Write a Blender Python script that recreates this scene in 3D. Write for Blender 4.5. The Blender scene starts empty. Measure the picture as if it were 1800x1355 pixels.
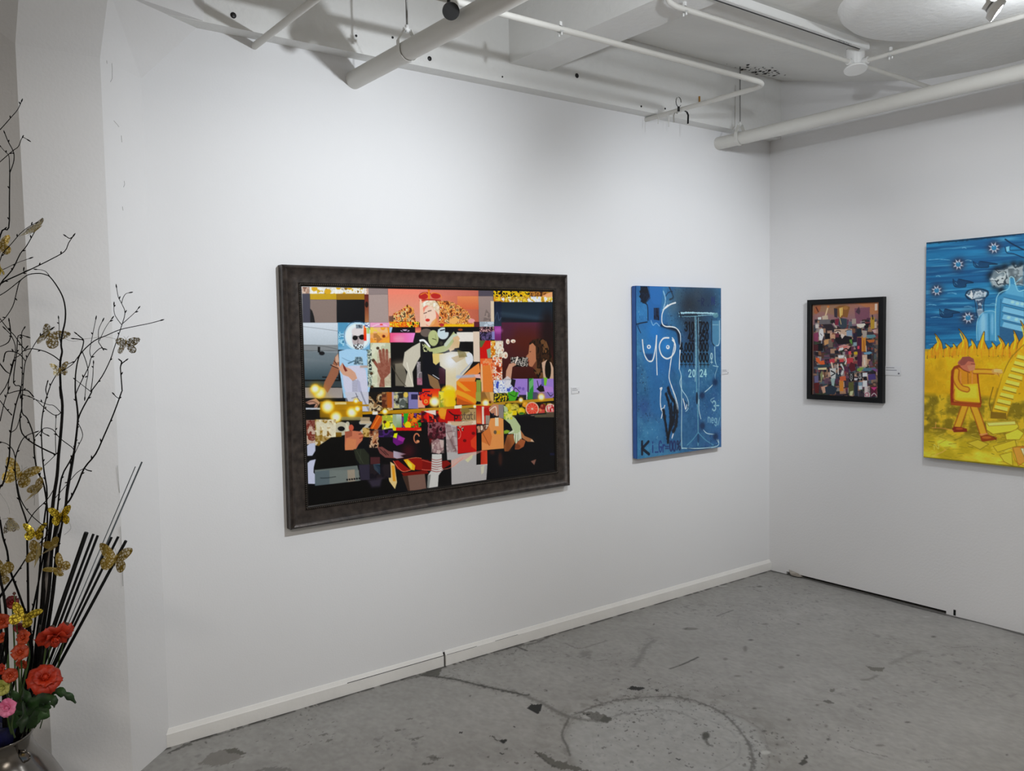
import bpy, bmesh, math, random
import numpy as np
from mathutils import Vector, Matrix, Euler
random.seed(7)
SC = bpy.context.scene
COL = SC.collection
PI = math.pi

# ------------------------------------------------------------------ camera
CF = 1495.7166
CR = Vector((0.7973248326, -0.6033180053, -0.0167480092))
CU = Vector((0.0506200277, 0.0391948406, 0.9979485845))
CD = Vector((0.6014239138, 0.7965369727, -0.0617909939))
CC = Vector((-4.5585816521, -3.3214180933, 1.55))
cam = bpy.data.cameras.new('camera')
cam.sensor_width = 36; cam.lens = CF / 1800 * 36; cam.clip_start = .02
camo = bpy.data.objects.new('camera', cam); COL.objects.link(camo)
camo.matrix_world = Matrix(((CR.x, CU.x, -CD.x, CC.x), (CR.y, CU.y, -CD.y, CC.y), (CR.z, CU.z, -CD.z, CC.z), (0, 0, 0, 1)))
SC.camera = camo

def ray(px, py):
    return CD + CR * ((px - 900) / CF) - CU * ((py - 677.5) / CF)
def on(px, py, axis, val):          # a measured point of the photo on a known plane of the room
    d = ray(px, py); return CC + d * ((val - CC[axis]) / d[axis])
def deep(px, py, depth):
    return CC + ray(px, py) * depth

# ------------------------------------------------------------------ colour management, world
vs = SC.view_settings
SC.display_settings.display_device = 'sRGB'
vs.view_transform = 'Standard'; vs.look = 'None'; vs.gamma = 1; vs.use_curve_mapping = False
vs.exposure = 0.85
world = bpy.data.worlds.new('world'); SC.world = world; world.use_nodes = True
world.node_tree.nodes['Background'].inputs[0].default_value = (.9, .95, 1, 1)
world.node_tree.nodes['Background'].inputs[1].default_value = 0.02

# ------------------------------------------------------------------ lights
def spot(name, loc, target, power, angle, blend, col, size):
    l = bpy.data.lights.new(name, 'SPOT'); l.energy = power; l.spot_size = math.radians(angle); l.spot_blend = blend
    l.color = col; l.shadow_soft_size = size
    o = bpy.data.objects.new(name, l); COL.objects.link(o); o.location = loc
    o.rotation_euler = (Vector(target) - Vector(loc)).to_track_quat('-Z', 'Y').to_euler(); return o
def point(name, loc, power, col, size):
    l = bpy.data.lights.new(name, 'POINT'); l.energy = power; l.color = col; l.shadow_soft_size = size
    o = bpy.data.objects.new(name, l); COL.objects.link(o); o.location = loc; return o
def area(name, loc, target, power, col, sx, sy):
    l = bpy.data.lights.new(name, 'AREA'); l.shape = 'RECTANGLE'; l.size = sx; l.size_y = sy; l.energy = power; l.color = col
    o = bpy.data.objects.new(name, l); COL.objects.link(o); o.location = loc
    o.rotation_euler = (Vector(target) - Vector(loc)).to_track_quat('-Z', 'Y').to_euler(); return o
LA = (-2.68, -2.05, 2.47); LB = (-1.2, -2.05, 2.6); LC_ = (-1.45, -1.98, 2.6)
COOL = (.90, .95, 1.0)
spot('spot_light_print', LA, (-2.9, 0, 1.6), 61, 82, 1.0, COOL, .02)
spot('spill_light_print', LA, (-2.6, 0, 1.9), 18, 165, .3, COOL, .02)
spot('spot_light_canvas', LB, (-.85, 0, 1.65), 55, 70, 1.0, COOL, .02)
spot('spill_light_canvas', LB, (-.7, 0, 1.8), 4, 165, .3, COOL, .02)
spot('spot_light_right_wall', LC_, (0, -1.5, .8), 36, 125, 1.0, COOL, .04)
area('fill_light_near', (-5.6, -4.6, 2.95), (-5.4, -4.5, 0), 37, (1, .93, .84), 1.2, .3)  # unseen area lamp added for warm ambient fill
area('fill_light_right', (-1.8, -5.0, 2.8), (-1.8, -5.0, 0), 12, (1, .93, .84), 1.2, .3)  # second unseen fill lamp, added to lift the right side

# ------------------------------------------------------------------ helpers
def srgb(c):
    if isinstance(c, str):
        c = c.lstrip('#'); c = tuple(int(c[i:i+2], 16) / 255 for i in (0, 2, 4))
    return tuple((x / 12.92 if x <= .04045 else ((x + .055) / 1.055) ** 2.4) for x in c)

def mat(name, col, rough=.6, metal=0, bump=0, bscale=60, var=0, vscale=6, spec=.5, trans=0, emis=None, estr=0, col2=None, cscale=8, clo=.4, chi=.6, alpha=1):
    m = bpy.data.materials.new(name); m.use_nodes = True
    nt = m.node_tree; b = nt.nodes['Principled BSDF']
    c = srgb(col)
    b.inputs['Base Color'].default_value = (*c, 1); b.inputs['Roughness'].default_value = rough; b.inputs['Metallic'].default_value = metal
    b.inputs['Specular IOR Level'].default_value = spec
    if trans: b.inputs['Transmission Weight'].default_value = trans
    if alpha < 1: b.inputs['Alpha'].default_value = alpha
    tc = nt.nodes.new('ShaderNodeTexCoord')
    if var or col2:
        n = nt.nodes.new('ShaderNodeTexNoise'); n.inputs['Scale'].default_value = cscale if col2 else vscale; n.inputs['Detail'].default_value = 6
        nt.links.new(tc.outputs['Object'], n.inputs['Vector'])
        r = nt.nodes.new('ShaderNodeValToRGB'); nt.links.new(n.outputs['Fac'], r.inputs[0])
        r.color_ramp.elements[0].position = clo if col2 else .3; r.color_ramp.elements[1].position = chi if col2 else .7
        c2 = srgb(col2) if col2 else tuple(x * (1 - var) for x in c)
        r.color_ramp.elements[0].color = (*c2, 1); r.color_ramp.elements[1].color = (*c, 1)
        nt.links.new(r.outputs[0], b.inputs['Base Color'])
    if bump:
        n = nt.nodes.new('ShaderNodeTexNoise'); n.inputs['Scale'].default_value = bscale; n.inputs['Detail'].default_value = 4
        nt.links.new(tc.outputs['Object'], n.inputs['Vector'])
        bp = nt.nodes.new('ShaderNodeBump'); bp.inputs['Strength'].default_value = bump; bp.inputs['Distance'].default_value = .01
        nt.links.new(n.outputs['Fac'], bp.inputs['Height']); nt.links.new(bp.outputs[0], b.inputs['Normal'])
    if emis:
        b.inputs['Emission Color'].default_value = (*srgb(emis), 1); b.inputs['Emission Strength'].default_value = estr
    return m

def attr_mat(name, rough=.5, spec=.4, bump=0, bscale=200, coat=0):
    m = bpy.data.materials.new(name); m.use_nodes = True
    nt = m.node_tree; b = nt.nodes['Principled BSDF']
    a = nt.nodes.new('ShaderNodeAttribute'); a.attribute_name = 'paint'
    nt.links.new(a.outputs['Color'], b.inputs['Base Color'])
    b.inputs['Roughness'].default_value = rough; b.inputs['Specular IOR Level'].default_value = spec
    b.inputs['Coat Weight'].default_value = coat; b.inputs['Coat Roughness'].default_value = .08
    if bump:
        tc = nt.nodes.new('ShaderNodeTexCoord')
        n = nt.nodes.new('ShaderNodeTexNoise'); n.inputs['Scale'].default_value = bscale; n.inputs['Detail'].default_value = 5
        nt.links.new(tc.outputs['Object'], n.inputs['Vector'])
        bp = nt.nodes.new('ShaderNodeBump'); bp.inputs['Strength'].default_value = bump; bp.inputs['Distance'].default_value = .01
        nt.links.new(n.outputs['Fac'], bp.inputs['Height']); nt.links.new(bp.outputs[0], b.inputs['Normal'])
    return m

def link(name, me, m=None, parent=None, smooth=False):
    for mm in (m if isinstance(m, (list, tuple)) else [m] if m else []): me.materials.append(mm)
    o = bpy.data.objects.new(name, me); COL.objects.link(o)
    if parent is not None: o.parent = parent
    if smooth:
        me.polygons.foreach_set('use_smooth', [True] * len(me.polygons))
    return o
def bm_obj(name, bm, m=None, parent=None, smooth=False, auto=None):
    bmesh.ops.recalc_face_normals(bm, faces=bm.faces)
    me = bpy.data.meshes.new(name); bm.to_mesh(me); bm.free()
    o = link(name, me, m, parent, smooth)
    if auto: me.set_sharp_from_angle(angle=math.radians(auto))
    return o
def tag(o, label=None, cat=None, group=None, kind=None):
    if label: o['label'] = label
    if cat: o['category'] = cat
    if group: o['group'] = group
    if kind: o['kind'] = kind
    return o
def empty(name, loc=(0, 0, 0), rot=None, label=None, cat=None, group=None):
    o = bpy.data.objects.new(name, None); COL.objects.link(o); o.location = loc; o.empty_display_size = .05
    if rot is not None: o.rotation_euler = rot
    return tag(o, label, cat, group)

def box(bm, a, b, mi=0):
    x0, y0, z0 = [min(p, q) for p, q in zip(a, b)]; x1, y1, z1 = [max(p, q) for p, q in zip(a, b)]
    v = [bm.verts.new(p) for p in ((x0,y0,z0),(x1,y0,z0),(x1,y1,z0),(x0,y1,z0),(x0,y0,z1),(x1,y0,z1),(x1,y1,z1),(x0,y1,z1))]
    fs = []
    for f in ((0,3,2,1),(4,5,6,7),(0,1,5,4),(1,2,6,5),(2,3,7,6),(3,0,4,7)):
        F = bm.faces.new([v[i] for i in f]); F.material_index = mi; fs.append(F)
    return v, fs
def tube(bm, pts, rad, seg=12, cap=True, mi=0):
    pts = [Vector(p) for p in pts]; n = len(pts)
    rs = rad if isinstance(rad, (list, tuple)) else [rad] * n
    t0 = (pts[1] - pts[0]).normalized()
    up = Vector((0, 0, 1)) if abs(t0.z) < .9 else Vector((1, 0, 0))
    nx = t0.cross(up).normalized()
    rings = []
    for i, p in enumerate(pts):
        if i == 0: t = t0
        elif i == n - 1: t = (pts[-1] - pts[-2]).normalized()
        else: t = ((pts[i+1] - p).normalized() + (p - pts[i-1]).normalized()).normalized()
        nx = (nx - t * nx.dot(t)).normalized(); ny = t.cross(nx)
        rings.append([bm.verts.new(p + (nx * math.cos(2*PI*k/seg) + ny * math.sin(2*PI*k/seg)) * rs[i]) for k in range(seg)])
    for i in range(n - 1):
        for k in range(seg):
            f = bm.faces.new((rings[i][k], rings[i][(k+1) % seg], rings[i+1][(k+1) % seg], rings[i+1][k])); f.material_index = mi; f.smooth = True
    if cap:
        f = bm.faces.new(rings[0][::-1]); f.material_index = mi
        f = bm.faces.new(rings[-1]); f.material_index = mi
def lathe(bm, prof, seg=32, center=(0, 0, 0), axis=None, mi=0):
    # prof: list of (r, h); axis: quaternion to rotate +Z
    c = Vector(center); rings = []
    for r, h in prof:
        ring = []
        for k in range(seg):
            p = Vector((r * math.cos(2*PI*k/seg), r * math.sin(2*PI*k/seg), h))
            if axis is not None: p = axis @ p
            ring.append(bm.verts.new(c + p))
        rings.append(ring)
    for i in range(len(rings) - 1):
        for k in range(seg):
            f = bm.faces.new((rings[i][k], rings[i][(k+1) % seg], rings[i+1][(k+1) % seg], rings[i+1][k])); f.material_index = mi; f.smooth = True
    for rg, rr in ((rings[0], prof[0][0]), (rings[-1], prof[-1][0])):
        if rr > 1e-5:
            f = bm.faces.new(rg); f.material_index = mi
def smooth_path(pts, sub=4):
    pts = [Vector(p) for p in pts]
    if len(pts) < 3: return pts
    out = []
    P = [pts[0]] + pts + [pts[-1]]
    for i in range(1, len(P) - 2):
        p0, p1, p2, p3 = P[i-1], P[i], P[i+1], P[i+2]
        for k in range(sub):
            t = k / sub
            out.append(.5 * ((2*p1) + (p2 - p0) * t + (2*p0 - 5*p1 + 4*p2 - p3) * t*t + (3*p1 - p0 - 3*p2 + p3) * t**3))
    out.append(pts[-1]); return out

# ------------------------------------------------------------------ raster painting onto vertex grids
def vnoise(u, v, seed=0):
    iu = np.floor(u).astype(np.int64); iv = np.floor(v).astype(np.int64); fu = u - iu; fv = v - iv
    fu = fu*fu*(3-2*fu); fv = fv*fv*(3-2*fv)
    def h(a, b):
        n = (a * 374761393 + b * 668265263 + seed * 1274126177) & 0xffffffff
        n = ((n ^ (n >> 13)) * 1274126177) & 0xffffffff
        return ((n ^ (n >> 16)) & 0xffff) / 65535.0
    return (h(iu, iv)*(1-fu) + h(iu+1, iv)*fu)*(1-fv) + (h(iu, iv+1)*(1-fu) + h(iu+1, iv+1)*fu)*fv
def fbm(u, v, seed=0, oct=4):
    s = 0; a = .5; t = 0
    for i in range(oct):
        s = s + a * vnoise(u * 2**i, v * 2**i, seed + i * 17); t += a; a *= .5
    return s / t

def hexc(c):
    if isinstance(c, str):
        c = c.lstrip('#'); return np.array([int(c[i:i+2], 16) / 255 for i in (0, 2, 4)])
    return np.array(c, float)

class Art:
    """A picture painted in its own plane; coordinates are metres in that plane."""
    def __init__(s, w, h, nx, ny, base, tr):
        s.w, s.h, s.nx, s.ny = w, h, nx, ny
        s.X, s.Y = np.meshgrid(np.linspace(0, w, nx), np.linspace(0, h, ny))
        s.A = np.zeros((ny, nx, 3)) + hexc(base); s.tr = tr; s.px = w / (nx - 1)
        s.org = (0, 0, 1)
    def crop(s, x, y, k): s.org = (x, y, k)
    def T(s, pts):
        x, y, k = s.org
        return np.array([s.tr(x + p[0] / k, y + p[1] / k) for p in pts])
    def scale(s, at=(0, 0)):           # metres per crop unit near a point
        a = s.T([at, (at[0] + 10, at[1]), (at[0], at[1] + 10)])
        return (np.hypot(*(a[1] - a[0])) + np.hypot(*(a[2] - a[0]))) / 20
    def win(s, P, pad):
        x0, y0 = P.min(0) - pad; x1, y1 = P.max(0) + pad
        i0 = max(0, int(x0 / s.w * (s.nx-1))); i1 = min(s.nx, int(x1 / s.w * (s.nx-1)) + 2)
        j0 = max(0, int(y0 / s.h * (s.ny-1))); j1 = min(s.ny, int(y1 / s.h * (s.ny-1)) + 2)
        if i1 <= i0 or j1 <= j0: return None
        return slice(j0, j1), slice(i0, i1)
    def mix(s, wn, m, col, op='n'):
        c = hexc(col) if not callable(col) else col(s.X[wn], s.Y[wn])
        B = s.A[wn]; m = np.clip(m, 0, 1)[..., None]
        s.A[wn] = B * (1-m) + c * m
    def segd(s, wn, P, closed=False):
        X, Y = s.X[wn], s.Y[wn]; d = np.full(X.shape, 1e9)
        n = len(P)
        for i in range(n if closed else n - 1):
            a = P[i]; b = P[(i+1) % n]; ab = b - a; L = ab @ ab + 1e-12
            t = np.clip(((X-a[0])*ab[0] + (Y-a[1])*ab[1]) / L, 0, 1)
            d = np.minimum(d, np.hypot(X-a[0]-t*ab[0], Y-a[1]-t*ab[1]))
        return d
    def poly(s, pts, col, a=1, soft=None, rough=0, rs=80, seed=1):
        P = s.T(pts); soft = s.px * .6 if soft is None else soft * s.scale(pts[0])
        wn = s.win(P, soft * 2 + rough)
        if wn is None: return
        X, Y = s.X[wn], s.Y[wn]
        if rough:
            X = X + (fbm(X*rs, Y*rs, seed) - .5) * rough * 2; Y = Y + (fbm(X*rs, Y*rs, seed+5) - .5) * rough * 2
        ins = np.zeros(X.shape, bool); n = len(P)
        for i in range(n):
            x1, y1 = P[i]; x2, y2 = P[(i+1) % n]
            if y1 == y2: continue
            c = ((y1 > Y) != (y2 > Y)) & (X < (x2-x1) * (Y-y1) / (y2-y1) + x1); ins ^= c
        if rough: m = ins.astype(float)
        else:
            d = s.segd(wn, P, True); d = np.where(ins, d, -d); m = np.clip(d / soft * .5 + .5, 0, 1)
        s.mix(wn, m * a, col)
    def rect(s, x0, y0, x1, y1, col, a=1, soft=None): s.poly([(x0,y0),(x1,y0),(x1,y1),(x0,y1)], col, a, soft)
    def line(s, pts, wd, col, a=1, soft=None, sm=True, jit=0):
        if sm and len(pts) > 2:
            pts = [(p.x, p.y) for p in smooth_path([(q[0], q[1], 0) for q in pts], 4)]
        P = s.T(pts); k = s.scale(pts[0]); w = wd * k / 2; soft = s.px * .6 if soft is None else soft * k
        wn = s.win(P, w + soft * 2)
        if wn is None: return
        d = s.segd(wn, P)
        if jit: d = d * (1 + jit * (fbm(s.X[wn]*90, s.Y[wn]*90, 3) * 2 - 1))
        s.mix(wn, np.clip((w - d) / soft * .5 + .5, 0, 1) * a, col)
    def ell(s, cx, cy, rx, ry, col, a=1, soft=None, rot=0):
        pts = [(cx + rx*math.cos(t)*math.cos(rot) - ry*math.sin(t)*math.sin(rot), cy + rx*math.cos(t)*math.sin(rot) + ry*math.sin(t)*math.cos(rot)) for t in [2*PI*i/18 for i in range(18)]]
        s.poly(pts, col, a, soft)
    def glow(s, cx, cy, r, col, a=1):
        P = s.T([(cx, cy)]); k = s.scale((cx, cy)) * r; wn = s.win(P, k * 2)
        if wn is None: return
        d = np.hypot(s.X[wn]-P[0][0], s.Y[wn]-P[0][1]) / k
        s.mix(wn, np.exp(-d*d*1.6) * a, col)
    def grad(s, pts, c0, c1, ang=90, a=1):
        P = s.T(pts); c0, c1 = hexc(c0), hexc(c1); ca, sa = math.cos(math.radians(ang)), math.sin(math.radians(ang))
        q = P @ np.array([ca, sa]); lo, hi = q.min(), q.max()
        s.poly(pts, lambda X, Y: c0 + (c1-c0) * np.clip((X*ca + Y*sa - lo) / (hi-lo), 0, 1)[..., None], a)
    def mottle(s, pts, cols, sc, a=1, seed=0, soft=None, asp=1.0):
        cs = [hexc(c) for c in cols]
        def f(X, Y):
            n = np.clip((fbm(X*sc*asp, Y*sc, seed, 3) - .22) / .56, 0, .9999) * len(cs)
            return np.array(cs)[n.astype(int)]
        s.poly(pts, f, a, soft)
    def shade(s, sc, amp, seed=0, ax=1., ay=1.):
        s.A *= (1 + amp * (fbm(s.X*sc*ax, s.Y*sc*ay, seed) - .5))[..., None]
    def text(s, txt, x, y, h, col, w=None, adv=.72, wd=.14, a=1, slant=0, dy=0):
        w = w or h * .6
        for ch in txt:
            for st in GLYPH.get(ch, []):
                s.line([(x + (px + slant*(1-py)) * w, y + py * h + dy * (px*w)) for px, py in st], wd * h, col, a, sm=False)
            x += w * (adv + .35) if ch not in ' .,:' else w * .6
            y += dy * w * 1.07

def arc(cx, cy, rx, ry, a0, a1, n=10):
    return [(cx + rx*math.cos(math.radians(a0 + (a1-a0)*i/n)), cy + ry*math.sin(math.radians(a0 + (a1-a0)*i/n))) for i in range(n+1)]
GLYPH = {
 '0': [arc(.5,.5,.42,.5,0,360,14)], '1': [[(.25,.2),(.55,0),(.55,1)]], '2': [arc(.5,.28,.42,.28,190,380)+[(.1,1),(.95,1)]],
 '3': [arc(.45,.26,.42,.26,200,450)+arc(.45,.75,.45,.25,270,520)], '4': [[(.75,1),(.75,0),(.05,.7),(1,.7)]],
 '5': [[(.9,0),(.2,0),(.15,.45)]+arc(.45,.7,.45,.3,250,500)], '6': [arc(.5,.7,.4,.3,0,360,12),[(.75,0),(.2,.5),(.1,.7)]],
 '7': [[(.05,0),(.95,0),(.4,1)]], '8': [arc(.5,.25,.36,.25,0,360,12),arc(.5,.75,.42,.25,0,360,12)], '9': [arc(.5,.3,.4,.3,0,360,12),[(.9,.3),(.7,1)]],
 'K': [[(.1,0),(.1,1)],[(.9,0),(.1,.55),(.95,1)]], 'i': [[(.4,.4),(.4,1)],[(.4,.08),(.4,.16)]], '_': [[(0,1),(.9,1)]],
 'G': [arc(.5,.5,.42,.5,-40,-320,14)+[(.9,.55),(.5,.55)]], 'r': [[(.15,.35),(.15,1)],[(.15,.55),(.5,.35),(.8,.4)]],
 '=': [[(0,.4),(.9,.4)],[(0,.7),(.9,.7)]], '%': [arc(.25,.22,.2,.2,0,360,10),arc(.75,.8,.2,.2,0,360,10),[(.95,0),(.05,1)]],
 '-': [[(.1,.55),(.8,.55)]], 'n': [[(.12,.35),(.12,1)],[(.12,.5),(.5,.35),(.85,.5),(.85,1)]], 'e': [[(.1,.66),(.9,.66)]+arc(.5,.67,.4,.33,0,-310,12)],
 'g': [arc(.45,.62,.36,.28,0,360,12),[(.82,.35),(.82,1.1),(.45,1.3),(.1,1.15)]], '/': [[(.7,.2),(.1,1.1)]], ',': [[(.3,.9),(.1,1.15)]],
 'm': [[(.05,.35),(.05,1)],[(.05,.5),(.28,.35),(.5,.5),(.5,1)],[(.5,.5),(.75,.35),(.95,.5),(.95,1)]],
 'a': [arc(.45,.68,.36,.3,0,360,12),[(.85,.36),(.85,1)]], 'z': [[(.1,.38),(.85,.38),(.1,1),(.9,1)]], 'p': [arc(.5,.66,.36,.3,0,360,12),[(.12,.36),(.12,1.35)]],
 't': [[(.4,.08),(.4,.9),(.75,1)],[(.1,.38),(.8,.38)]], 'o': [arc(.5,.68,.38,.32,0,360,12)], 'V': [[(.05,0),(.5,1),(.95,0)]], 'O': [arc(.5,.5,.42,.5,0,360,14)],
 'X': [[(.05,0),(.95,1)],[(.95,0),(.05,1)]], 'T': [[(0,0),(1,0)],[(.5,0),(.5,1)]], 'I': [[(.5,0),(.5,1)]], 'S': [arc(.5,.27,.38,.27,-30,-260,8)+arc(.5,.75,.4,.25,-90,160,8)],
 'D': [[(.1,0),(.1,1)]+arc(.1,.5,.8,.5,90,-90,10)], 'L': [[(.1,0),(.1,1),(.9,1)]], 'N': [[(.1,1),(.1,0),(.9,1),(.9,0)]], 'R': [[(.1,1),(.1,0)]+arc(.5,.27,.4,.27,-90,90,8)+[(.1,.54),(.9,1)]],
 'female': [],
}
def lin(A):
    A = np.clip(A, 0, 1); return np.where(A <= .04045, A / 12.92, ((A + .055) / 1.055) ** 2.4)
def grid_obj(name, art, frame, m, parent=None):
    """frame(X, Y) -> xyz array; colours go to the point attribute 'paint'"""
    ny, nx = art.ny, art.nx
    co = frame(art.X, art.Y).reshape(-1, 3).astype(np.float32)
    me = bpy.data.meshes.new(name)
    idx = np.arange(nx*ny).reshape(ny, nx)
    q = np.stack([idx[:-1, :-1], idx[1:, :-1], idx[1:, 1:], idx[:-1, 1:]], -1).reshape(-1, 4).astype(np.int32)
    me.vertices.add(nx*ny); me.vertices.foreach_set('co', co.ravel())
    me.loops.add(q.size); me.loops.foreach_set('vertex_index', q.ravel())
    me.polygons.add(len(q)); me.polygons.foreach_set('loop_start', np.arange(0, q.size, 4, dtype=np.int32))
    me.polygons.foreach_set('loop_total', np.full(len(q), 4, dtype=np.int32))
    me.update(calc_edges=True)
    at = me.attributes.new('paint', 'FLOAT_COLOR', 'POINT')
    c = np.ones((nx*ny, 4), np.float32); c[:, :3] = lin(art.A).reshape(-1, 3)
    at.data.foreach_set('color', c.ravel())
    return link(name, me, m, parent)

# ------------------------------------------------------------------ materials
M = {}
M['wall'] = mat('wall_paint', '#e9e8e8', .85, bump=.10, bscale=90, var=.03, vscale=1.2, spec=.25)
M['drywall'] = mat('drywall_paint', '#eaeaeb', .85, bump=.05, bscale=140, var=.02, vscale=1, spec=.25)
M['ceil'] = mat('ceiling_paint', '#e8e7e3', .9, bump=.25, bscale=30, var=.08, vscale=2.2, spec=.2)
M['beam'] = mat('beam_paint', '#eeeeec', .85, bump=.3, bscale=35, var=.05, vscale=3, spec=.25)
M['pipe'] = mat('pipe_paint', '#dddbd5', .5, bump=.06, bscale=60, var=.05, vscale=5)
M['base'] = mat('baseboard_paint', '#f0eeea', .6, bump=.1, bscale=50, var=.05, vscale=8)
M['black'] = mat('black_gap', '#0b0b0a', .9)
M['white'] = mat('white_enamel', '#e8e8e6', .4)
M['steel'] = mat('galvanised_steel', '#8d8d8a', .4, metal=.8, var=.2, vscale=40)
M['dark'] = mat('black_fixture', '#0c0c0d', .45, bump=.03)

def structure(o): o['kind'] = 'structure'; return o

# ------------------------------------------------------------------ shell
WH = 2.715; BF = -.08; CZ = 3.07
bm = bmesh.new(); box(bm, (-8, 0, 0), (.12, .12, WH)); structure(bm_obj('wall_left', bm, M['drywall']))
bm = bmesh.new(); box(bm, (-8, BF, WH), (0, .12, 3.3)); structure(bm_obj('trim_1', bm, M['beam']))   # concrete edge beam above the drywall
bm = bmesh.new()
box(bm, (0, -8, .016), (.12, 0, 3.3)); box(bm, (0, -8, 0), (.12, -1.13, .016)); box(bm, (0, -.13, 0), (.12, 0, .016))
structure(bm_obj('wall_right', bm, M['wall']))
bm = bmesh.new(); box(bm, (-8, -8.12, 0), (.12, -8, 3.3)); structure(bm_obj('wall_near', bm, M['wall']))
bm = bmesh.new(); box(bm, (-8.12, -8.12, 0), (-8, .12, 3.3)); structure(bm_obj('wall_back', bm, M['wall']))
bm = bmesh.new(); box(bm, (.03, -1.13, 0), (.12, -.13, .016)); structure(bm_obj('trim_2', bm, M['black']))  # dark hollow under the right wall

# torn notch and broken plaster at the foot of the right wall
p = on(1678, 1083, 0, 0)
bm = bmesh.new(); box(bm, (-.0012, p.y - .006, .003), (.001, p.y + .006, .034)); structure(bm_obj('trim_9', bm, M['black']))
p = on(1404, 1012, 2, 0); rc = random.Random(4)
bm = bmesh.new(); vs_ = [bm.verts.new((-.004 - abs(.022*math.sin(k)) , p.y + .05*math.cos(k*1.05), .004 + .035*rc.random())) for k in range(10)]
bmesh.ops.convex_hull(bm, input=vs_); tag(bm_obj('plaster_chunk', bm, mat('broken_plaster', '#b8b0a6', .9, bump=.5, bscale=60, var=.2, vscale=30)), 'small broken plaster lump on the floor against the right wall near the corner', 'debris')

# ceiling: flat slab; right of the cross beam it slopes down away from the wall
bm = bmesh.new()
box(bm, (-8, -8, CZ), (.0, BF, CZ + .1))
ys = [BF, -.5, -.95, -1.3, -8]; zs = [CZ - .002, 2.96, 2.86, 2.835, 2.835]
xs = (-1.9, 0)
top = []
for y, z in zip(ys, zs): top.append([bm.verts.new((x, y, z)) for x in xs])
for i in range(len(ys) - 1): bm.faces.new((top[i][0], top[i][1], top[i+1][1], top[i+1][0]))
structure(bm_obj('ceiling', bm, M['ceil']))
bm = bmesh.new(); box(bm, (-2.095, -8, 2.81), (-1.872, BF, CZ)); structure(bm_obj('trim_3', bm, M['beam']))   # cross beam

# round column capital hanging through the slab
bm = bmesh.new(); lathe(bm, [(.40, .07), (.385, .035), (.36, .012), (.33, 0)], 48, (-1.12, -1.63, 2.775)); structure(bm_obj('trim_4', bm, M['beam'], auto=40))

# mushroom column with flared head
bm = bmesh.new(); rr = []
SH_ = [(-3.717, .02), (-3.717, 0), (-3.887, -.165), (-4.135, -.165), (-4.30, 0), (-4.30, .02)]
for z, pl in ((0, SH_), (2.495, SH_),
              (2.715, [(-3.512, .02), (-3.512, -.002), (-3.858, -.205), (-4.115, -.205), (-4.36, 0), (-4.36, .02)]),
              (2.7165, [(-3.512, .02), (-3.512, -.084), (-3.858, -.206), (-4.115, -.206), (-4.36, 0), (-4.36, .02)]),
              (3.07, [(-3.48, .02), (-3.48, -.09), (-3.82, -.265), (-4.09, -.265), (-4.42, 0), (-4.42, .02)])):
    rr.append([bm.verts.new((x, y, z)) for x, y in pl])
for a, b in zip(rr[:-1], rr[1:]):
    for i in range(5): bm.faces.new((a[i], a[i+1], b[i+1], b[i]))
structure(bm_obj('column', bm, M['wall']))
# unseen beam added over the camera's head to shade the column top
bm = bmesh.new(); box(bm, (-7.5, -2.85, 2.745), (-3.55, -2.6, CZ)); structure(bm_obj('shade_beam', bm, M['beam']))

# hairline cracks in the column's plaster
def onA(px, py):
    n = Vector((.696, -.718, 0)); d = ray(px, py); P0 = Vector((-3.717, 0, 0)); return CC + d * ((P0 - CC).dot(n) / d.dot(n)) + n * .0004
bm = bmesh.new()
for pts in ([(187, 70), (187, 104), (188, 112)], [(196, 101), (197, 120), (197, 138), (194, 144)], [(200, 212), (206, 219), (209, 223)], [(213, 238), (214, 250)], [(218, 318), (219, 324), (217, 329)], [(215, 363), (216, 370)],
            [(206, 818), (208, 845), (210, 866)], [(211, 925), (213, 960), (216, 1030)]):
    tube(bm, [onA(x, y) for x, y in pts], .0006, 5)
structure(bm_obj('trim_8', bm, mat('plaster_crack', '#8d8b86', .9)))

# baseboard with an open joint
def base_seg(bm, x0, x1, split=True):
    prof = [(0, 0), (-.014, 0), (-.014, .050), (-.011, .053), (-.004, .066), (0, .068)]
    a = [bm.verts.new((x0, y, z)) for y, z in prof]; b = [bm.verts.new((x1, y, z)) for y, z in prof]
    for i in range(len(prof)): bm.faces.new((a[i], a[(i+1) % 6], b[(i+1) % 6], b[i]))
    bm.faces.new(a); bm.faces.new(b[::-1])
bm = bmesh.new(); base_seg(bm, -3.73, -2.487); base_seg(bm, -2.476, 0); bs = structure(bm_obj('baseboard_left', bm, M['base']))
bm = bmesh.new()
box(bm, (-2.487, -.004, 0), (-2.476, 0, .062))
for x0, x1, d in ((-2.98, -2.487, .0022), (-2.47, -2.30, .0012), (-2.19, -2.05, .001)):
    box(bm, (x0, -.0146, .0505), (x1, -.0135, .0505 + d))
structure(bm_obj('trim_5', bm, M['black']))

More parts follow.
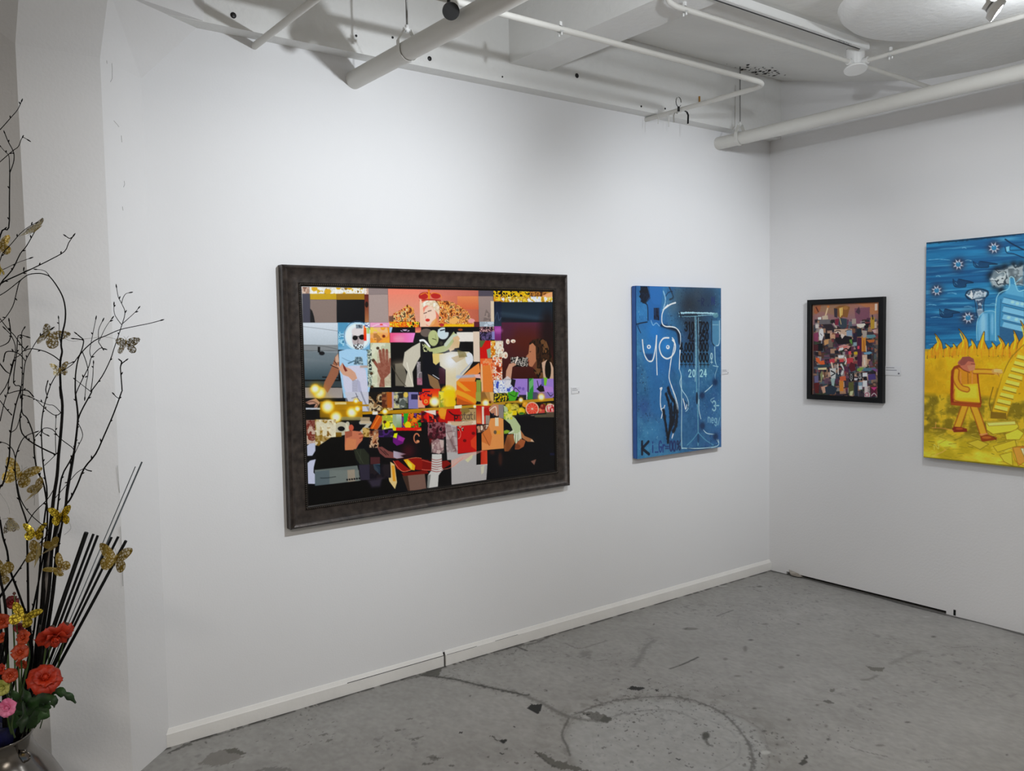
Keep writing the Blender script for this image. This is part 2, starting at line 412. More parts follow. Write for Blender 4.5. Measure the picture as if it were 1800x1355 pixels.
# ------------------------------------------------------------------ floor with its worn paint
FX0, FX1, FY0, FY1 = -4.3, 0.0, -2.5, 0.0
def ftr(px, py):
    p = on(px, py, 2, 0); return (p.x - FX0, p.y - FY0)
fl = Art(FX1-FX0, FY1-FY0, 720, 420, '#a09e9a', ftr)
def floor_art(a):
    X, Y = a.X, a.Y
    n = fbm(X*1.6, Y*1.6, 3); n2 = fbm(X*9, Y*9, 8)
    n3 = fbm(X*70, Y*45, 88, 3)
    a.A += ((n - .5) * .08 + (n2 - .5) * .06 + (n3 - .5) * .09)[..., None] * np.array([1, 1, 1.02])
    warm = np.clip((fbm(X*2.2, Y*2.2, 21) - .52) * 4, 0, 1)[..., None]
    a.A = a.A * (1 - warm*.12) + np.array([.56, .555, .53]) * warm * .12
    # scuffs: stretched speckle
    sp = fbm(X*40, Y*40, 31, 3); reg = fbm(X*3, Y*3, 33, 2)
    m = np.clip((sp - .70) * 14, 0, 1) * np.clip((reg - .55) * 5, 0, 1)
    a.A *= (1 - .14 * m)[..., None]
    sp = fbm(X*90, Y*90, 41, 2); m = np.clip((sp - .80) * 20, 0, 1) * np.clip((fbm(X*2, Y*2, 43, 2) - .5) * 5, 0, 1)
    a.A *= (1 - .3 * m)[..., None]
    # darker towards both walls, with a broken dark caulk line along the left one
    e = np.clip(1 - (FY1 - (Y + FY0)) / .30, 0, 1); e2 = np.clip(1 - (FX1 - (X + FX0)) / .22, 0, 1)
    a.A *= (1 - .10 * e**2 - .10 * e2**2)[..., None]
    e = np.clip(1 - ((-.012) - (Y + FY0)) / (.012 + .02 * fbm(X*14, Y*0, 5)), 0, 1) * (fbm(X*30, Y*0, 6) > .42)
    a.A *= (1 - .75 * e)[..., None]
    R = lambda *p, **k: a.poly(list(p), k.pop('c', '#3a3a36'), **k)
    # ring of the old drain cover
    cx, cy = -2.24 - FX0, -1.16 - FY0
    wob = (fbm(X*5, Y*5, 51) - .5) * .05
    r = np.hypot(X - cx, (Y - cy)) + wob
    for r0, w, k in ((.385, .004, .10), (.275, .004, .10)):
        w2 = w * (.4 + 2.2 * fbm(X*12, Y*12, 52, 3))
        m = np.clip(1 - np.abs(r - r0) / w2, 0, 1) * np.clip((fbm(X*7, Y*7, 53, 3) - .36) * 7, 0, 1)
        a.A *= (1 - k * m)[..., None]
    halo = np.exp(-((r - .42) / .07) ** 2) * np.clip((fbm(X*25, Y*25, 54, 3) - .5) * 7, 0, 1)
    a.A = a.A * (1 - .24 * halo[..., None]) + np.array([.36, .35, .32]) * .28 * halo[..., None]
    inn = np.clip((.38 - r) * 40, 0, 1) * .05; a.A += inn[..., None] * np.array([.9, 1, 1.1])
    # crack
    a.crop(0, 0, 1)
    a.line([(738,1186),(790,1192),(840,1204),(900,1216),(945,1232),(975,1248),(1010,1262),(1060,1268)], 4.2, '#56554f', .6, soft=2.2, jit=1.3)
    a.line([(738,1186),(800,1194),(850,1206),(925,1222)], 2, '#2b2a27', .8, soft=1, jit=1.2)
    a.line([(1000,1262),(988,1290),(996,1310),(1002,1328)], 2, '#4c4b46', .7, soft=1, jit=.8)
    a.line([(1010,1256),(1060,1236),(1110,1228),(1180,1224),(1240,1238),(1280,1262),(1305,1290),(1318,1312),(1323,1335),(1318,1360)], 2.2, '#3d3c38', .6, soft=1.4, jit=1.9)
    a.line([(1065,1262),(1120,1250),(1165,1247),(1200,1254),(1225,1266)], 1.4, '#4a4944', .4, soft=1.2, jit=1.9)
    # crack at the centre of the ring
    a.poly([(1018,1250),(1050,1252),(1078,1262),(1068,1272),(1040,1264)], '#5a5852', .7, rough=.012)
    # chips where the dark underlayer shows
    a.crop(700, 1080, 1800/550)
    a.poly([(738,540),(765,515),(800,518),(826,514),(824,545),(808,572),(776,560)], '#1c1c1a', rough=.004)
    a.poly([(1310,426),(1350,412),(1405,418),(1420,424),(1385,436),(1345,434)], '#1f1e1b', rough=.004)
    a.poly([(1475,432),(1500,430),(1495,444),(1480,442)], '#262522', rough=.003)
    a.poly([(345,672),(372,678),(374,686),(352,682)], '#242421', rough=.003)
    a.poly([(585,722),(622,714),(626,728),(604,742),(590,734)], '#1e1d1b', rough=.003)
    a.line([(528,698),(548,702),(560,718),(590,730)], 5, '#2a2926', .9, soft=2, jit=.8)
    a.poly([(660,640),(678,646),(670,656)], '#222222', rough=.003)
    a.poly([(580,790),(612,800),(606,806),(588,800)], '#2a2926', rough=.003)
    a.poly([(788,785),(830,800),(900,838),(960,850),(1040,880),(1120,905),(1000,900),(900,880),(850,850),(800,810)], '#5c5a53', .85, rough=.014)
    a.line([(790,787),(850,845),(920,885)], 5, '#33322e', .8, soft=3, jit=.8)
    a.poly([(1595,826),(1628,830),(1610,840)], '#222222', rough=.003)
    a.poly([(1750,690),(1775,680),(1788,700),(1770,715)], '#504f48', .8, rough=.006)
    a.poly([(1160,612),(1180,582),(1230,596),(1200,622)], '#4f4e48', .8, rough=.006)
    a.poly([(1060,570),(1100,572),(1088,582)], '#2c2b28', rough=.004)
    a.line([(1564,312),(1640,285),(1725,245)], 5, '#3f3f3b', .85, soft=2, jit=.6)
    a.line([(1355,300),(1395,240),(1430,180),(1470,150)], 14, '#6a6a65', .6, soft=10, jit=1.4)
    a.line([(960,165),(1040,195),(1120,175),(1200,150)], 4, '#5c5b56', .5, soft=3, jit=1)
    a.poly([(1040,225),(1060,210),(1110,210),(1100,235),(1060,242)], '#6e6d68', .5, soft=8)
    a.line([(670,180),(740,208)], 6, '#33322f', .8, soft=3, jit=.8)
    a.line([(560,212),(700,180),(800,160),(910,104)], 6, '#2c2b28', .55, soft=4, jit=1.6)
    a.line([(0,382),(160,345),(250,300)], 5, '#33322f', .6, soft=4, jit=1.4)
    a.poly([(130,345),(200,320),(255,305),(230,350),(180,360)], '#4b4a45', .8, rough=.01)
    for x, y, w in ((1140,490,26),(1280,550,12),(1440,372,18),(1270,370,22),(410,470,14),(90,715,40),(850,435,14),(210,825,60),(160,858,70),(620,770,24),(680,852,24),(730,852,24),(790,892,30),(520,816,18),(1150,695,22),(1180,770,16),(1470,55,14),(1660,80,24),(1350,850,46),(310,870,40)):
        a.poly([(x-w/2,y+2),(x-w*.1,y-5),(x+w/2,y-4),(x+w*.3,y+4),(x-w*.2,y+6)], '#4c4b46', .6, rough=.012, seed=int(x))
    a.crop(250, 1080, 1800/550)
    a.poly([(330,860),(380,800),(470,780),(530,768),(604,795),(560,830),(470,862),(400,872)], '#7a7670', .75, rough=.02)
    a.poly([(470,778),(530,768),(604,796),(560,812),(545,795),(500,800)], '#55534b', .7, rough=.01)
    a.poly([(650,895),(760,878),(860,878),(870,900),(650,910)], '#6c6b66', .6, rough=.02)
    a.poly([(290,745),(150,800),(160,790),(270,735)], '#45443f', .6, rough=.01)
    for x, y, w in ((1470,665,46),(1590,710,46),(1050,690,60),(1080,725,60),(1350,760,30),(1350,790,20),(1660,820,60),(1690,830,90),(1385,888,16),(520,870,14),(1540,600,40),(915,588,8),(1095,616,8),(1440,805,8),(890,772,12)):
        a.poly([(x-w/2,y+4),(x-w*.1,y-6),(x+w/2,y-8),(x+w*.3,y+2),(x-w*.2,y+8)], '#55544e', .55, rough=.014, seed=int(x))
    a.line([(155,795),(280,735),(440,690),(560,655),(720,600),(900,545),(1080,490),(1300,430)], 6, '#2b2a27', .55, soft=3, jit=1.7)
    a.crop(1200, 980, 3)
    a.poly([(965,570),(1020,580),(1075,578),(1050,600),(1000,596)], '#605e57', .8, rough=.006)
    a.line([(945,645),(985,640),(1025,622)], 8, '#5d5c56', .6, soft=5, jit=.8)
    a.poly([(775,695),(800,690),(798,708),(780,710)], '#62615b', .7, rough=.006)
    a.poly([(738,755),(770,750),(800,768),(785,774)], '#4f4e49', .7, rough=.006)
    a.line([(640,745),(740,757)], 3, '#6a6963', .5, soft=2)
    a.line([(1100,560),(1180,520),(1265,492)], 10, '#75746f', .55, soft=8, jit=1)
    a.line([(1420,475),(1515,470)], 4, '#6a6a66', .6, soft=3)
    a.line([(885,998),(950,1020),(1080,1050)], 4, '#5d5c57', .7, soft=2, jit=.8)
    a.line([(1240,1070),(1420,1060)], 4, '#6e6d69', .5, soft=3)
    a.line([(0,562),(40,545),(82,525)], 4, '#3c3c38', .8, soft=2)
    a.line([(180,310),(230,290),(265,278)], 3, '#4b4b47', .7, soft=2, jit=1)
    a.poly([(610,1085),(650,1040),(668,1045),(650,1068),(668,1085),(630,1095)], '#3d3c37', .8, rough=.008)
    a.ell(437, 1027, 26, 11, '#c4c4c0', .9)
    a.ell(122, 938, 20, 20, '#4c4b45', .8)
    a.line([(120,960),(135,985),(155,990)], 8, '#4a4944', .7, soft=4, jit=1)
    a.poly([(400,1020),(412,1030),(405,1055),(400,1050)], '#2c2b28', .9, rough=.004)
    for x, y, w, h in ((378,795,22,9),(1323,417,22,8),(608,515,16,7),(710,777,16,7),(990,800,16,8),(1132,673,8,6),(588,654,8,6),(360,602,8,6),(610,350,12,6),(768,958,18,14),(1710,1040,12,8),(1466,653,14,6),(1186,868,30,8),(405,152,26,8),(435,350,34,8),(360,434,24,8),(290,624,36,9),(225,535,24,14),(520,578,30,14),(330,480,20,30),(757,888,18,16),(430,914,24,10),(378,911,16,6),(498,985,14,8),(325,1095,20,14),(1040,990,50,10),(560,855,18,12),(40,375,80,14)):
        a.ell(x, y, w/2, h/2, '#3c3b37' if w*h < 260 else '#686761', .62, soft=3)
    for x, y, w in ((1285,312,36),(1530,362,20),(210,150,50),(1360,310,14),(1105,932,8)):
        a.ell(x, y, w/2, 3.5, '#b5b5b2', .7, soft=2)
    a.line([(470,72),(560,90),(640,108),(800,150),(1000,200),(1200,255),(1430,312),(1600,352),(1800,408)], 5, '#1d1c1a', .8, soft=3, jit=.6)
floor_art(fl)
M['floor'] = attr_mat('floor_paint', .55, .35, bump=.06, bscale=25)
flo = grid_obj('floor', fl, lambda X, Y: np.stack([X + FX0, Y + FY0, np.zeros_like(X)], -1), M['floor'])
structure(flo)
M['floor2'] = mat('floor_paint_plain', '#a09e9a', .55, bump=.06, bscale=25, var=.08, vscale=2, spec=.35)
bm = bmesh.new(); box(bm, (-8, -8, -.1), (.12, FY0, 0)); box(bm, (-8, FY0, -.1), (FX0, .12, 0)); box(bm, (FX0, FY0, -.1), (.12, .12, -.003))
o = structure(bm_obj('floor_slab', bm, M['floor2']))

# ------------------------------------------------------------------ pipes and ceiling hardware
def pipe_thing(name, label, pts, r, group=None, m='pipe', cat='pipe', seg=20):
    bm = bmesh.new(); tube(bm, pts, r, seg)
    o = bm_obj(name, bm, M[m], auto=40); return tag(o, label, cat, group)
PAX, PAZ = -2.862, 2.628
# large sprinkler main crossing in front of the wall, left
pipe_thing('sprinkler_pipe', 'thick white pipe meeting the wall above the large dark-framed print', [(PAX, 0, PAZ), (PAX, -1.2, PAZ), (PAX, -3.6, PAZ), (PAX, -6, PAZ)], .038, 'thick white pipes', seg=32)
PBX, PBZ = -.4985, 2.643
pipe_thing('sprinkler_pipe', 'thick white pipe running along the right wall above the paintings', [(PBX, 0, PBZ), (PBX, -1.2, PBZ), (PBX, -3.6, PBZ), (PBX, -6, PBZ)], .036, 'thick white pipes', seg=32)
# thin conduits
def bend(p0, c, p1, r, n=8):
    c = Vector(c); a = (Vector(p0) - c).normalized(); b = (Vector(p1) - c).normalized()
    return [tuple(c + a*r*(1-t)**2 + b*r*t**2) for t in [i/n for i in range(n+1)]]
TY, TZ, TX = -.80, 2.700, -1.104
pipe_thing('conduit', 'thin white conduit running along the ceiling and elbowing into the wall above the blue canvas',
           [(-6.5, TY, TZ), (-2, TY, TZ)] + bend((-2, TY, TZ), (TX, TY, TZ), (TX, 0, TZ), .10) + [(TX, -.3, TZ), (TX, 0, TZ)], .0118)
pipe_thing('conduit', 'thin white pipe entering the wall top beside the column, left of the thick pipe', [(-3.29, 0, 2.689), (-3.29, -.3, 2.689), (-3.29, -.66, 2.689), (-3.29, -.70, 2.70), (-3.29, -.72, 2.73), (-3.29, -.72, 3.07)], .0135)
JZ = 2.765; JX, JY = -.852, -1.088
pipe_thing('conduit', 'thin white conduit running from the round ceiling box towards the cross beam',
           [(JX-.03, JY, JZ), (-1.9, JY, JZ), (-2.07, JY, JZ), (-2.105, JY, JZ+.008), (-2.122, JY, JZ+.03), (-2.128, JY, JZ+.07), (-2.128, JY, 3.07)], .0105)
pipe_thing('conduit', 'thin white conduit leading from the round ceiling box towards the lit lamp', [(JX, JY-.03, JZ), (JX, -3, JZ), (JX, -6, JZ)], .0105)
pipe_thing('conduit', 'short thin white conduit from the round ceiling box passing over the thick right pipe', [(JX+.03, JY, JZ), (-.3, JY, JZ), (0, JY, JZ)], .0105)
# round junction box with a cover plate
t = empty('junction_box', (JX, JY, JZ + .03), None, 'round white ceiling junction box where three thin conduits meet', 'junction box')
bm = bmesh.new(); lathe(bm, [(.040, .035), (.040, -.03), (.032, -.045)], 28); bm_obj('box_body', bm, M['white'], t, auto=40)
bm = bmesh.new()
q = Euler((math.radians(-12), math.radians(9), 0)).to_quaternion()
lathe(bm, [(.05, .0), (.053, -.004), (.05, -.009), (.02, -.011), (0.0001, -.011)], 28, (0, 0, -.052), q); bm_obj('cover_plate', bm, M['white'], t, auto=40)
for dx, dy in ((-1, 0), (1, 0), (0, -1)):
    bm = bmesh.new(); tube(bm, [(dx*.036, dy*.036, -.03), (dx*.062, dy*.062, -.03)], .016, 14); bm_obj('connector', bm, M['white'], t, auto=40)
bm = bmesh.new(); tube(bm, [(-.02, .03, .0), (-.02, .03, .04)], .003, 6); bm_obj('screw', bm, M['dark'], t)

# empty lighting track with its black slot
t = empty('light_track', (-1.5, -1.172, 2.80), None, 'long narrow white light track with a dark slot, screwed under the ceiling', 'light track')
bm = bmesh.new(); box(bm, (-.9, -.011, -.004), (.605, .011, .030)); bmesh.ops.bevel(bm, geom=bm.edges[:], offset=.002, segments=2, affect='EDGES'); bm_obj('rail', bm, M['white'], t, auto=40)
bm = bmesh.new(); box(bm, (-.9, .0088, -.0062), (.56, .0135, .0)); bm_obj('slot', bm, M['dark'], t)
bm = bmesh.new(); box(bm, (.36, -.008, -.0055), (.47, .006, -.0035)); bm_obj('rating_sticker', bm, mat('sticker', '#8f9090', .6, col2='#e0e0de', cscale=220, clo=.48, chi=.52), t)

# clamps on the conduits
def clamp(loc, ax, label, r=.0125, h=.026, group='small conduit clamps'):
    t = empty('conduit_clamp', loc, None, label, 'clamp', group)
    bm = bmesh.new()
    n = 12
    for w in (-.008, .008): pass
    pts = [(math.cos(a)*(r+.002), math.sin(a)*(r+.002)) for a in [PI*1.15 + (PI*1.7)*i/n - PI*.0 for i in range(n+1)]]
    va, vb = [], []
    for px, pz in pts:
        for w, lst in ((-.007, va), (.007, vb)):
            lst.append(bm.verts.new((w, px, pz) if ax == 0 else (px, w, pz)))
    for i in range(n): bm.faces.new((va[i], va[i+1], vb[i+1], vb[i]))
    bmesh.ops.solidify(bm, geom=bm.faces[:], thickness=.002)
    bm_obj('strap', bm, M['white'], t)
    bm = bmesh.new(); box(bm, (-.006, -.004, r), (.006, .004, h)); bm_obj('bracket', bm, M['white'], t)
    bm = bmesh.new(); tube(bm, [(.0, r*.6, -r-.001), (.0, r*.6, -r-.014)], .0035, 8); tube(bm, [(.0, -r*.6, -r-.001), (.0, -r*.6, -r-.012)], .0035, 8); bm_obj('screw', bm, M['white'], t)
p = on(985, 48, 1, TY); clamp((p.x, TY, TZ), 0, 'small white clamp on the thin conduit in front of the cross beam', .0125, .028)
p = on(1204, 18, 1, JY); clamp((p.x, JY, JZ), 0, 'small white clamp on the conduit beside the light track, near the photo top', .0115, .028)
p = on(1566, 92, 0, JX); clamp((JX, p.y, JZ), 1, 'small white clamp on the conduit right of the round ceiling box', .0115, .028)

# clevis hangers
def clevis(loc, r, rodtop, label, rodr=.004, mm='pipe'):
    t = empty('pipe_hanger', loc, None, label, 'pipe hanger', 'clevis pipe hangers')
    bm = bmesh.new()
    def strap(pts, w=.011, th=.003):
        a = [bm.verts.new((x, -w, z)) for x, z in pts]; b = [bm.verts.new((x, w, z)) for x, z in pts]
        fs = [bm.faces.new((a[i], a[i+1], b[i+1], b[i])) for i in range(len(pts)-1)]
        return fs
    R = r + .004; T = r + .042
    pts = [(-.012, T)] + [(-R*1.0, r*.9)] + [(R*math.cos(a), R*math.sin(a)) for a in [PI + PI*i/14 for i in range(15)]] + [(R, r*.9), (.012, T)]
    fs = strap(pts); bmesh.ops.recalc_face_normals(bm, faces=fs); bmesh.ops.solidify(bm, geom=fs, thickness=-.002 if False else .0012)
    bm_obj('loop', bm, M[mm], t)
    bm = bmesh.new(); tube(bm, [(-.016, 0, T), (.016, 0, T)], .006, 8); tube(bm, [(0, 0, T-.012), (0, 0, T+.016)], .008, 6); bm_obj('nut', bm, M['white'], t)
    bm = bmesh.new(); tube(bm, [(0, 0, T-.005), (0, 0, rodtop-loc[2])], rodr, 8); bm_obj('rod', bm, M['steel'], t)
clevis((PAX, -.45, PAZ), .038, CZ, 'white clevis hanger with steel rod holding the thick pipe above the large print')
clevis((PBX, -.16, PBZ), .036, 3.05, 'white hanger with thin rod near the wall end of the thick right pipe', .0028)
# tangle of old hanger straps on the elbow conduit
p = on(1196, 190, 0, TX)
t = empty('strap_hanger', (TX, p.y, TZ), None, 'cluster of bent metal straps hanging round the elbowed conduit above the blue canvas', 'hanger')
bm = bmesh.new()
def strip(bm, pts, w, th=.0018):
    a = [bm.verts.new((x, y - w/2, z)) for x, y, z in pts]; b = [bm.verts.new((x, y + w/2, z)) for x, y, z in pts]
    fs = [bm.faces.new((a[i], a[i+1], b[i+1], b[i])) for i in range(len(pts)-1)]
    bmesh.ops.solidify(bm, geom=fs, thickness=th)
strip(bm, [(-.014 + .02*math.cos(a), 0, .038 + .026*math.sin(a)) for a in [PI*2*i/12 for i in range(12)]], .006)
bm_obj('ring', bm, M['steel'], t)
bm = bmesh.new(); strip(bm, [(-.028, .02, -.065), (-.030, .02, -.03), (-.02, .02, -.012), (0, .02, -.016)], .010); bm_obj('strap', bm, M['pipe'], t)
bm = bmesh.new(); strip(bm, [(.0, -.03, -.012), (.016, -.03, -.016), (.026, -.03, -.03), (.024, -.03, -.075)], .012); bm_obj('strap', bm, M['dark'], t)
bm = bmesh.new(); tube(bm, [(-.012, .07, -.01), (-.014, .07, -.075)], .002, 6); bm_obj('pin', bm, M['pipe'], t)
bm = bmesh.new(); tube(bm, [(-.028, .13, -.01), (-.030, .13, -.05)], .0018, 6); bm_obj('pin', bm, M['pipe'], t)
bm = bmesh.new(); tube(bm, [(-.014, 0, -.01), (-.014, 0, .014)], .006, 8); bm_obj('bolt', bm, M['dark'], t)
# orange cable tag and wire
p = on(1230, 175, 1, BF - .006)
bm = bmesh.new(); tube(bm, [(p.x, BF - .004, p.z + .018), (p.x, BF - .004, p.z - .018)], .005, 8)
tag(bm_obj('wall_plug', bm, mat('orange_plastic', '#c08a35', .5)), 'small orange plug in the white beam behind the elbowed conduit', 'plug')
p = on(1292, 180, 1, BF - .004)
bm = bmesh.new(); a = on(1293, 150, 1, BF-.004); b = on(1292, 222, 1, BF-.004); c = on(1287, 228, 1, BF-.004)
tube(bm, [a, b, c], .002, 6); tag(bm_obj('cable', bm, M['pipe']), 'thin cable running down the beam face beside the hanger rod', 'cable')
# bolts and holes in the beam face
for px, py, r, lab in ((410, 27, .009, 'dark bolt head left of the thin slanting pipe, near the top left'), (755, 103, .008, 'dark bolt head just below the thick pipe'),
                  (1014, 133, .009, 'largest dark bolt on the beam right of the cross beam'), (690, 66, .004, 'tiny bolt left of the steel hanger rod'),
                  (883, 135, .003, 'pinhead bolt low on the beam under the cross beam'), (1127, 187, .004, 'tiny bolt left of where the conduit enters the wall'),
                  (1169, 191, .004, 'tiny bolt right of where the conduit enters the wall'), (626, 63, .004, 'tiny bolt beside the shadow of the hanger rod')):
    p = on(px, py, 1, BF)
    bm = bmesh.new(); lathe(bm, [(r*1.3, 0), (r*1.3, .002), (r, .004), (.0001, .005)], 12, (p.x, BF + .0005, p.z), Euler((PI/2, 0, 0)).to_quaternion())
    tag(bm_obj('bolt', bm, M['dark']), lab, 'bolt', 'bolts in the edge beam')

# flaking paint specks on the ceiling in the corner: stain patches, part of the slab
bm = bmesh.new()
rnd = random.Random(5)
def slabz(y):
    for (y0, z0), (y1, z1) in zip(zip(ys, zs), zip(ys[1:], zs[1:])):
        if y <= y0 and y >= y1: return z0 + (z1-z0)*(y-y0)/(y1-y0)
    return zs[0]
for i in range(46):
    px = rnd.gauss(1345, 16) if i > 12 else rnd.uniform(1277, 1330); py = 117 + (px-1277)*.09 + rnd.gauss(2, 4)
    d = ray(px, py); z = 2.98
    for _ in range(6):
        p = on(px, py, 2, z); z = slabz(p.y)
    if p.y > BF - .01: continue
    r = rnd.uniform(.003, .013) * (1 if i > 6 else .7); n = 6
    vs_ = [bm.verts.new((p.x + r*rnd.uniform(.5, 1.3)*math.cos(2*PI*k/n), p.y + r*rnd.uniform(.5, 1.5)*math.sin(2*PI*k/n), slabz(p.y + 0) - .004)) for k in range(n)]
    bm.faces.new(vs_)
bmesh.ops.solidify(bm, geom=bm.faces[:], thickness=.002)
structure(bm_obj('trim_6', bm, M['dark']))

# spotlights
def spot_head(loc, target, label, r=.036, L=.10, ceil=CZ, lit=False, black=True, stem=.05, emi=0):
    q = (Vector(target) - Vector(loc)).to_track_quat('-Z', 'Y')
    t = empty('track_spotlight', loc, None, label, 'spotlight', 'ceiling spotlights')
    body = M['dark'] if black else M['white']
    bm = bmesh.new(); lathe(bm, [(r, .0), (r*1.02, .006), (r*.92, .022), (r*.55, L*.55), (r*.42, L*.7), (r*.45, L), (.0001, L)], 32, (0, 0, 0), q); bm_obj('lamp_head', bm, body, t, auto=40)
    if lit:
        bm = bmesh.new(); lathe(bm, [(r*.93, .002), (.0001, -.004)], 32, (0, 0, 0), q); bm_obj('lens', bm, M['lens'], t)
    else:
        bm = bmesh.new(); lathe(bm, [(r*.93, .001), (r*.5, .004), (.0001, .004)], 32, (0, 0, 0), q); bm_obj('lens', bm, M['dark'], t)
    e = q @ Vector((0, 0, L*.8))
    bm = bmesh.new(); tube(bm, [tuple(e), (e.x, e.y, e.z + stem), (e.x, e.y, ceil - loc[2])], .006, 10); bm_obj('stem', bm, body, t)
    bm = bmesh.new(); lathe(bm, [(r*.5, .0), (r*.44, .006)], 24, tuple(q @ Vector((0, 0, L*.62))), q); bm_obj('collar', bm, M['steel'], t, auto=40)
    return t
M['lens'] = mat('lamp_lens', '#ffffff', .3, emis='#eef2ff', estr=14)
p = on(793, 20, 1, -.89)
spot_head((p.x, -.89, p.z), (p.x - .45, -1.9, p.z - .62), 'unlit black cone-shaped spotlight above the thick left pipe', r=.0285, L=.066, stem=.02)
def back(loc, tgt, d=.012):
    v = (Vector(loc) - Vector(tgt)).normalized(); return tuple(Vector(loc) + v * d)
L3T = tuple(Vector(LC_) + CR * .75 - CU * .62 - CD * .29)
spot_head(back(LC_, L3T, .01), L3T, 'lit white spotlight glaring at the upper right edge of the photo', r=.037, L=.05, lit=True, black=False, ceil=2.835)

# ------------------------------------------------------------------ large framed collage print
FT = .05                                     # frame depth
fTL, fTR, fBR, fBL = (on(x, y, 1, -FT) for x, y in ((499, 463.5), (1002, 483.5), (1001, 853.5), (511, 933)))
PX0 = (fTL.x + fBL.x) / 2; PX1 = (fTR.x + fBR.x) / 2; PZ1 = (fTL.z + fTR.z) / 2; PZ0 = (fBL.z + fBR.z) / 2
FWD = .085
IX0, IX1, IZ0, IZ1 = PX0 + FWD, PX1 - FWD, PZ0 + FWD, PZ1 - FWD
PY = -.026
# pixel corners of the visible print -> its own unit square (measured once from the photo)
def homog(src, dst):
    A = []; B = []
    for (x, y), (u, v) in zip(src, dst):
        A += [[x, y, 1, 0, 0, 0, -u*x, -u*y], [0, 0, 0, x, y, 1, -v*x, -v*y]]; B += [u, v]
    h = np.linalg.solve(np.array(A, float), np.array(B, float))
    return lambda px, py: ((h[0]*px + h[1]*py + h[2]) / (h[6]*px + h[7]*py + 1), (h[3]*px + h[4]*py + h[5]) / (h[6]*px + h[7]*py + 1))
W_, H_ = IX1 - IX0, IZ1 - IZ0
hp = homog([(525.2, 495.7), (980.3, 506.3), (980, 832.6), (533, 899)], [(0, 0), (W_, 0), (W_, H_), (0, H_)])
A = Art(W_, H_, 620, 440, '#0b0d12', hp)
def print_art(A):
    P, R, L, E = A.poly, A.rect, A.line, A.ell
    def MT(x0, y0, x1, y1, cols, sc=60, a=1, seed=1, asp=1.0): A.mottle([(x0,y0),(x1,y0),(x1,y1),(x0,y1)], cols, sc, a, seed, asp=asp)
    def G(x0, y0, x1, y1, c0, c1, ang=90): A.grad([(x0,y0),(x1,y0),(x1,y1),(x0,y1)], c0, c1, ang)
    DAISY = ['#8a6a1c', '#d8d4c8', '#f0eee8', '#e6e2d8', '#c9a928']
    FLOW = ['#6a3a22', '#c8743a', '#e0b060', '#a8382a', '#e8c890', '#54402c']
    # ---------- upper left
    A.crop(480, 450, 5.4214)
    MT(240,245,325,322,['#a88a78','#d0b8a8','#8a6858'],70)
    MT(325,248,868,324,DAISY,55,seed=3)
    for x,y,r in ((375,272,30),(505,300,34),(612,262,24),(722,262,26),(668,318,14)): E(x,y,r,r*.8,'#cfa31a',soft=4)
    MT(868,255,910,330,['#c8a898','#e8dcd0'],80)
    R(240,320,330,610,'#454450'); R(330,322,592,380,'#bd9a10'); R(592,322,868,382,'#96700f'); R(330,380,592,610,'#867770')
    P([(330,470),(350,492),(366,545),(376,610),(330,610)],'#0c0b0d'); R(592,382,870,610,'#070a10')
    G(868,330,908,610,'#5a1a16','#a8764e'); E(888,430,16,30,'#20100c'); R(908,262,1100,330,'#8d7f7d'); R(908,330,1100,610,'#a4948f')
    G(1100,262,1520,610,'#e0836f','#cf9a85'); R(1100,262,1520,330,'#e58672',.5)
    A.mottle([(1108,610),(1150,520),(1230,480),(1290,430),(1350,470),(1370,610)],FLOW,75,1,5)
    R(1105,545,1150,610,'#5a4038',.8); MT(1105,602,1400,656,['#f0b81c','#e87a1c','#c84a18','#f4d040','#20140c'],90,seed=9)
    # car panel
    G(245,610,600,850,'#d3dae2','#b4bdc4'); L([(255,648),(420,668),(600,694)],3,'#6c7278')
    R(250,832,600,888,'#878b8d'); L([(250,832),(420,838),(600,876)],5,'#5a5e60'); G(252,890,600,1180,'#8e9599','#36474f')
    P([(252,890),(600,915),(600,1000),(252,960)],'#6c787e',.7)
    R(400,850,424,905,'#0c0d10'); E(440,915,28,20,'#15171b'); L([(412,900),(450,925)],12,'#0c0d10')
    R(252,1178,640,1192,'#0e1012'); L([(445,1152),(640,1160)],12,'#0e1012'); R(255,1192,640,1256,'#3b4448')
    G(258,1256,640,1360,'#9a918c','#a89e98')
    L([(258,1248),(640,1256)],5,'#14161a')
    # helmet figure
    R(600,610,915,880,'#79abc9'); R(605,610,700,700,'#4d8cae',.8); MT(605,700,660,850,['#5a9abc','#a0cde0','#3a7898'],70)
    E(795,745,140,140,'#b9d7ee'); E(795,745,120,125,'#e2eef8'); L(arc(795,745,132,150,150,300),5,'#32506a')
    E(800,768,62,105,'#b4a8a8',soft=8); E(795,700,62,48,'#d9d2d2',soft=8); MT(780,630,845,668,['#c9d4dc','#48525c','#7a8690'],90)
    E(770,762,26,24,'#0a080c'); E(838,755,30,26,'#0c0a10'); L([(770,750),(838,746)],7,'#0a080c'); L([(800,770),(795,812)],8,'#7a686a',.8)
    A.mottle([(752,828),(800,818),(852,826),(846,872),(800,882),(758,868)],['#1c1a1c','#e0e6ea','#4c4a4c'],130,1,4)
    G(855,640,882,790,'#e87818','#d82818'); R(885,618,912,720,'#a8c060',.8); MT(868,612,915,660,['#8ca0b8','#e8e8f0','#5a6a98'],80)
    P([(608,895),(690,872),(880,882),(915,1000),(912,1250),(890,1360),(650,1360),(612,1080)],'#a9cde8')
    R(610,1040,820,1110,'#9cc0dc',.6); A.mottle([(770,952),(838,950),(846,1030),(752,1026)],['#7c949e','#4a5e6a','#a8bcc4'],120,1,6); L([(700,1015),(760,990)],10,'#3f5a68'); L([(640,960),(700,990),(750,1000)],4,'#6c8ca4')
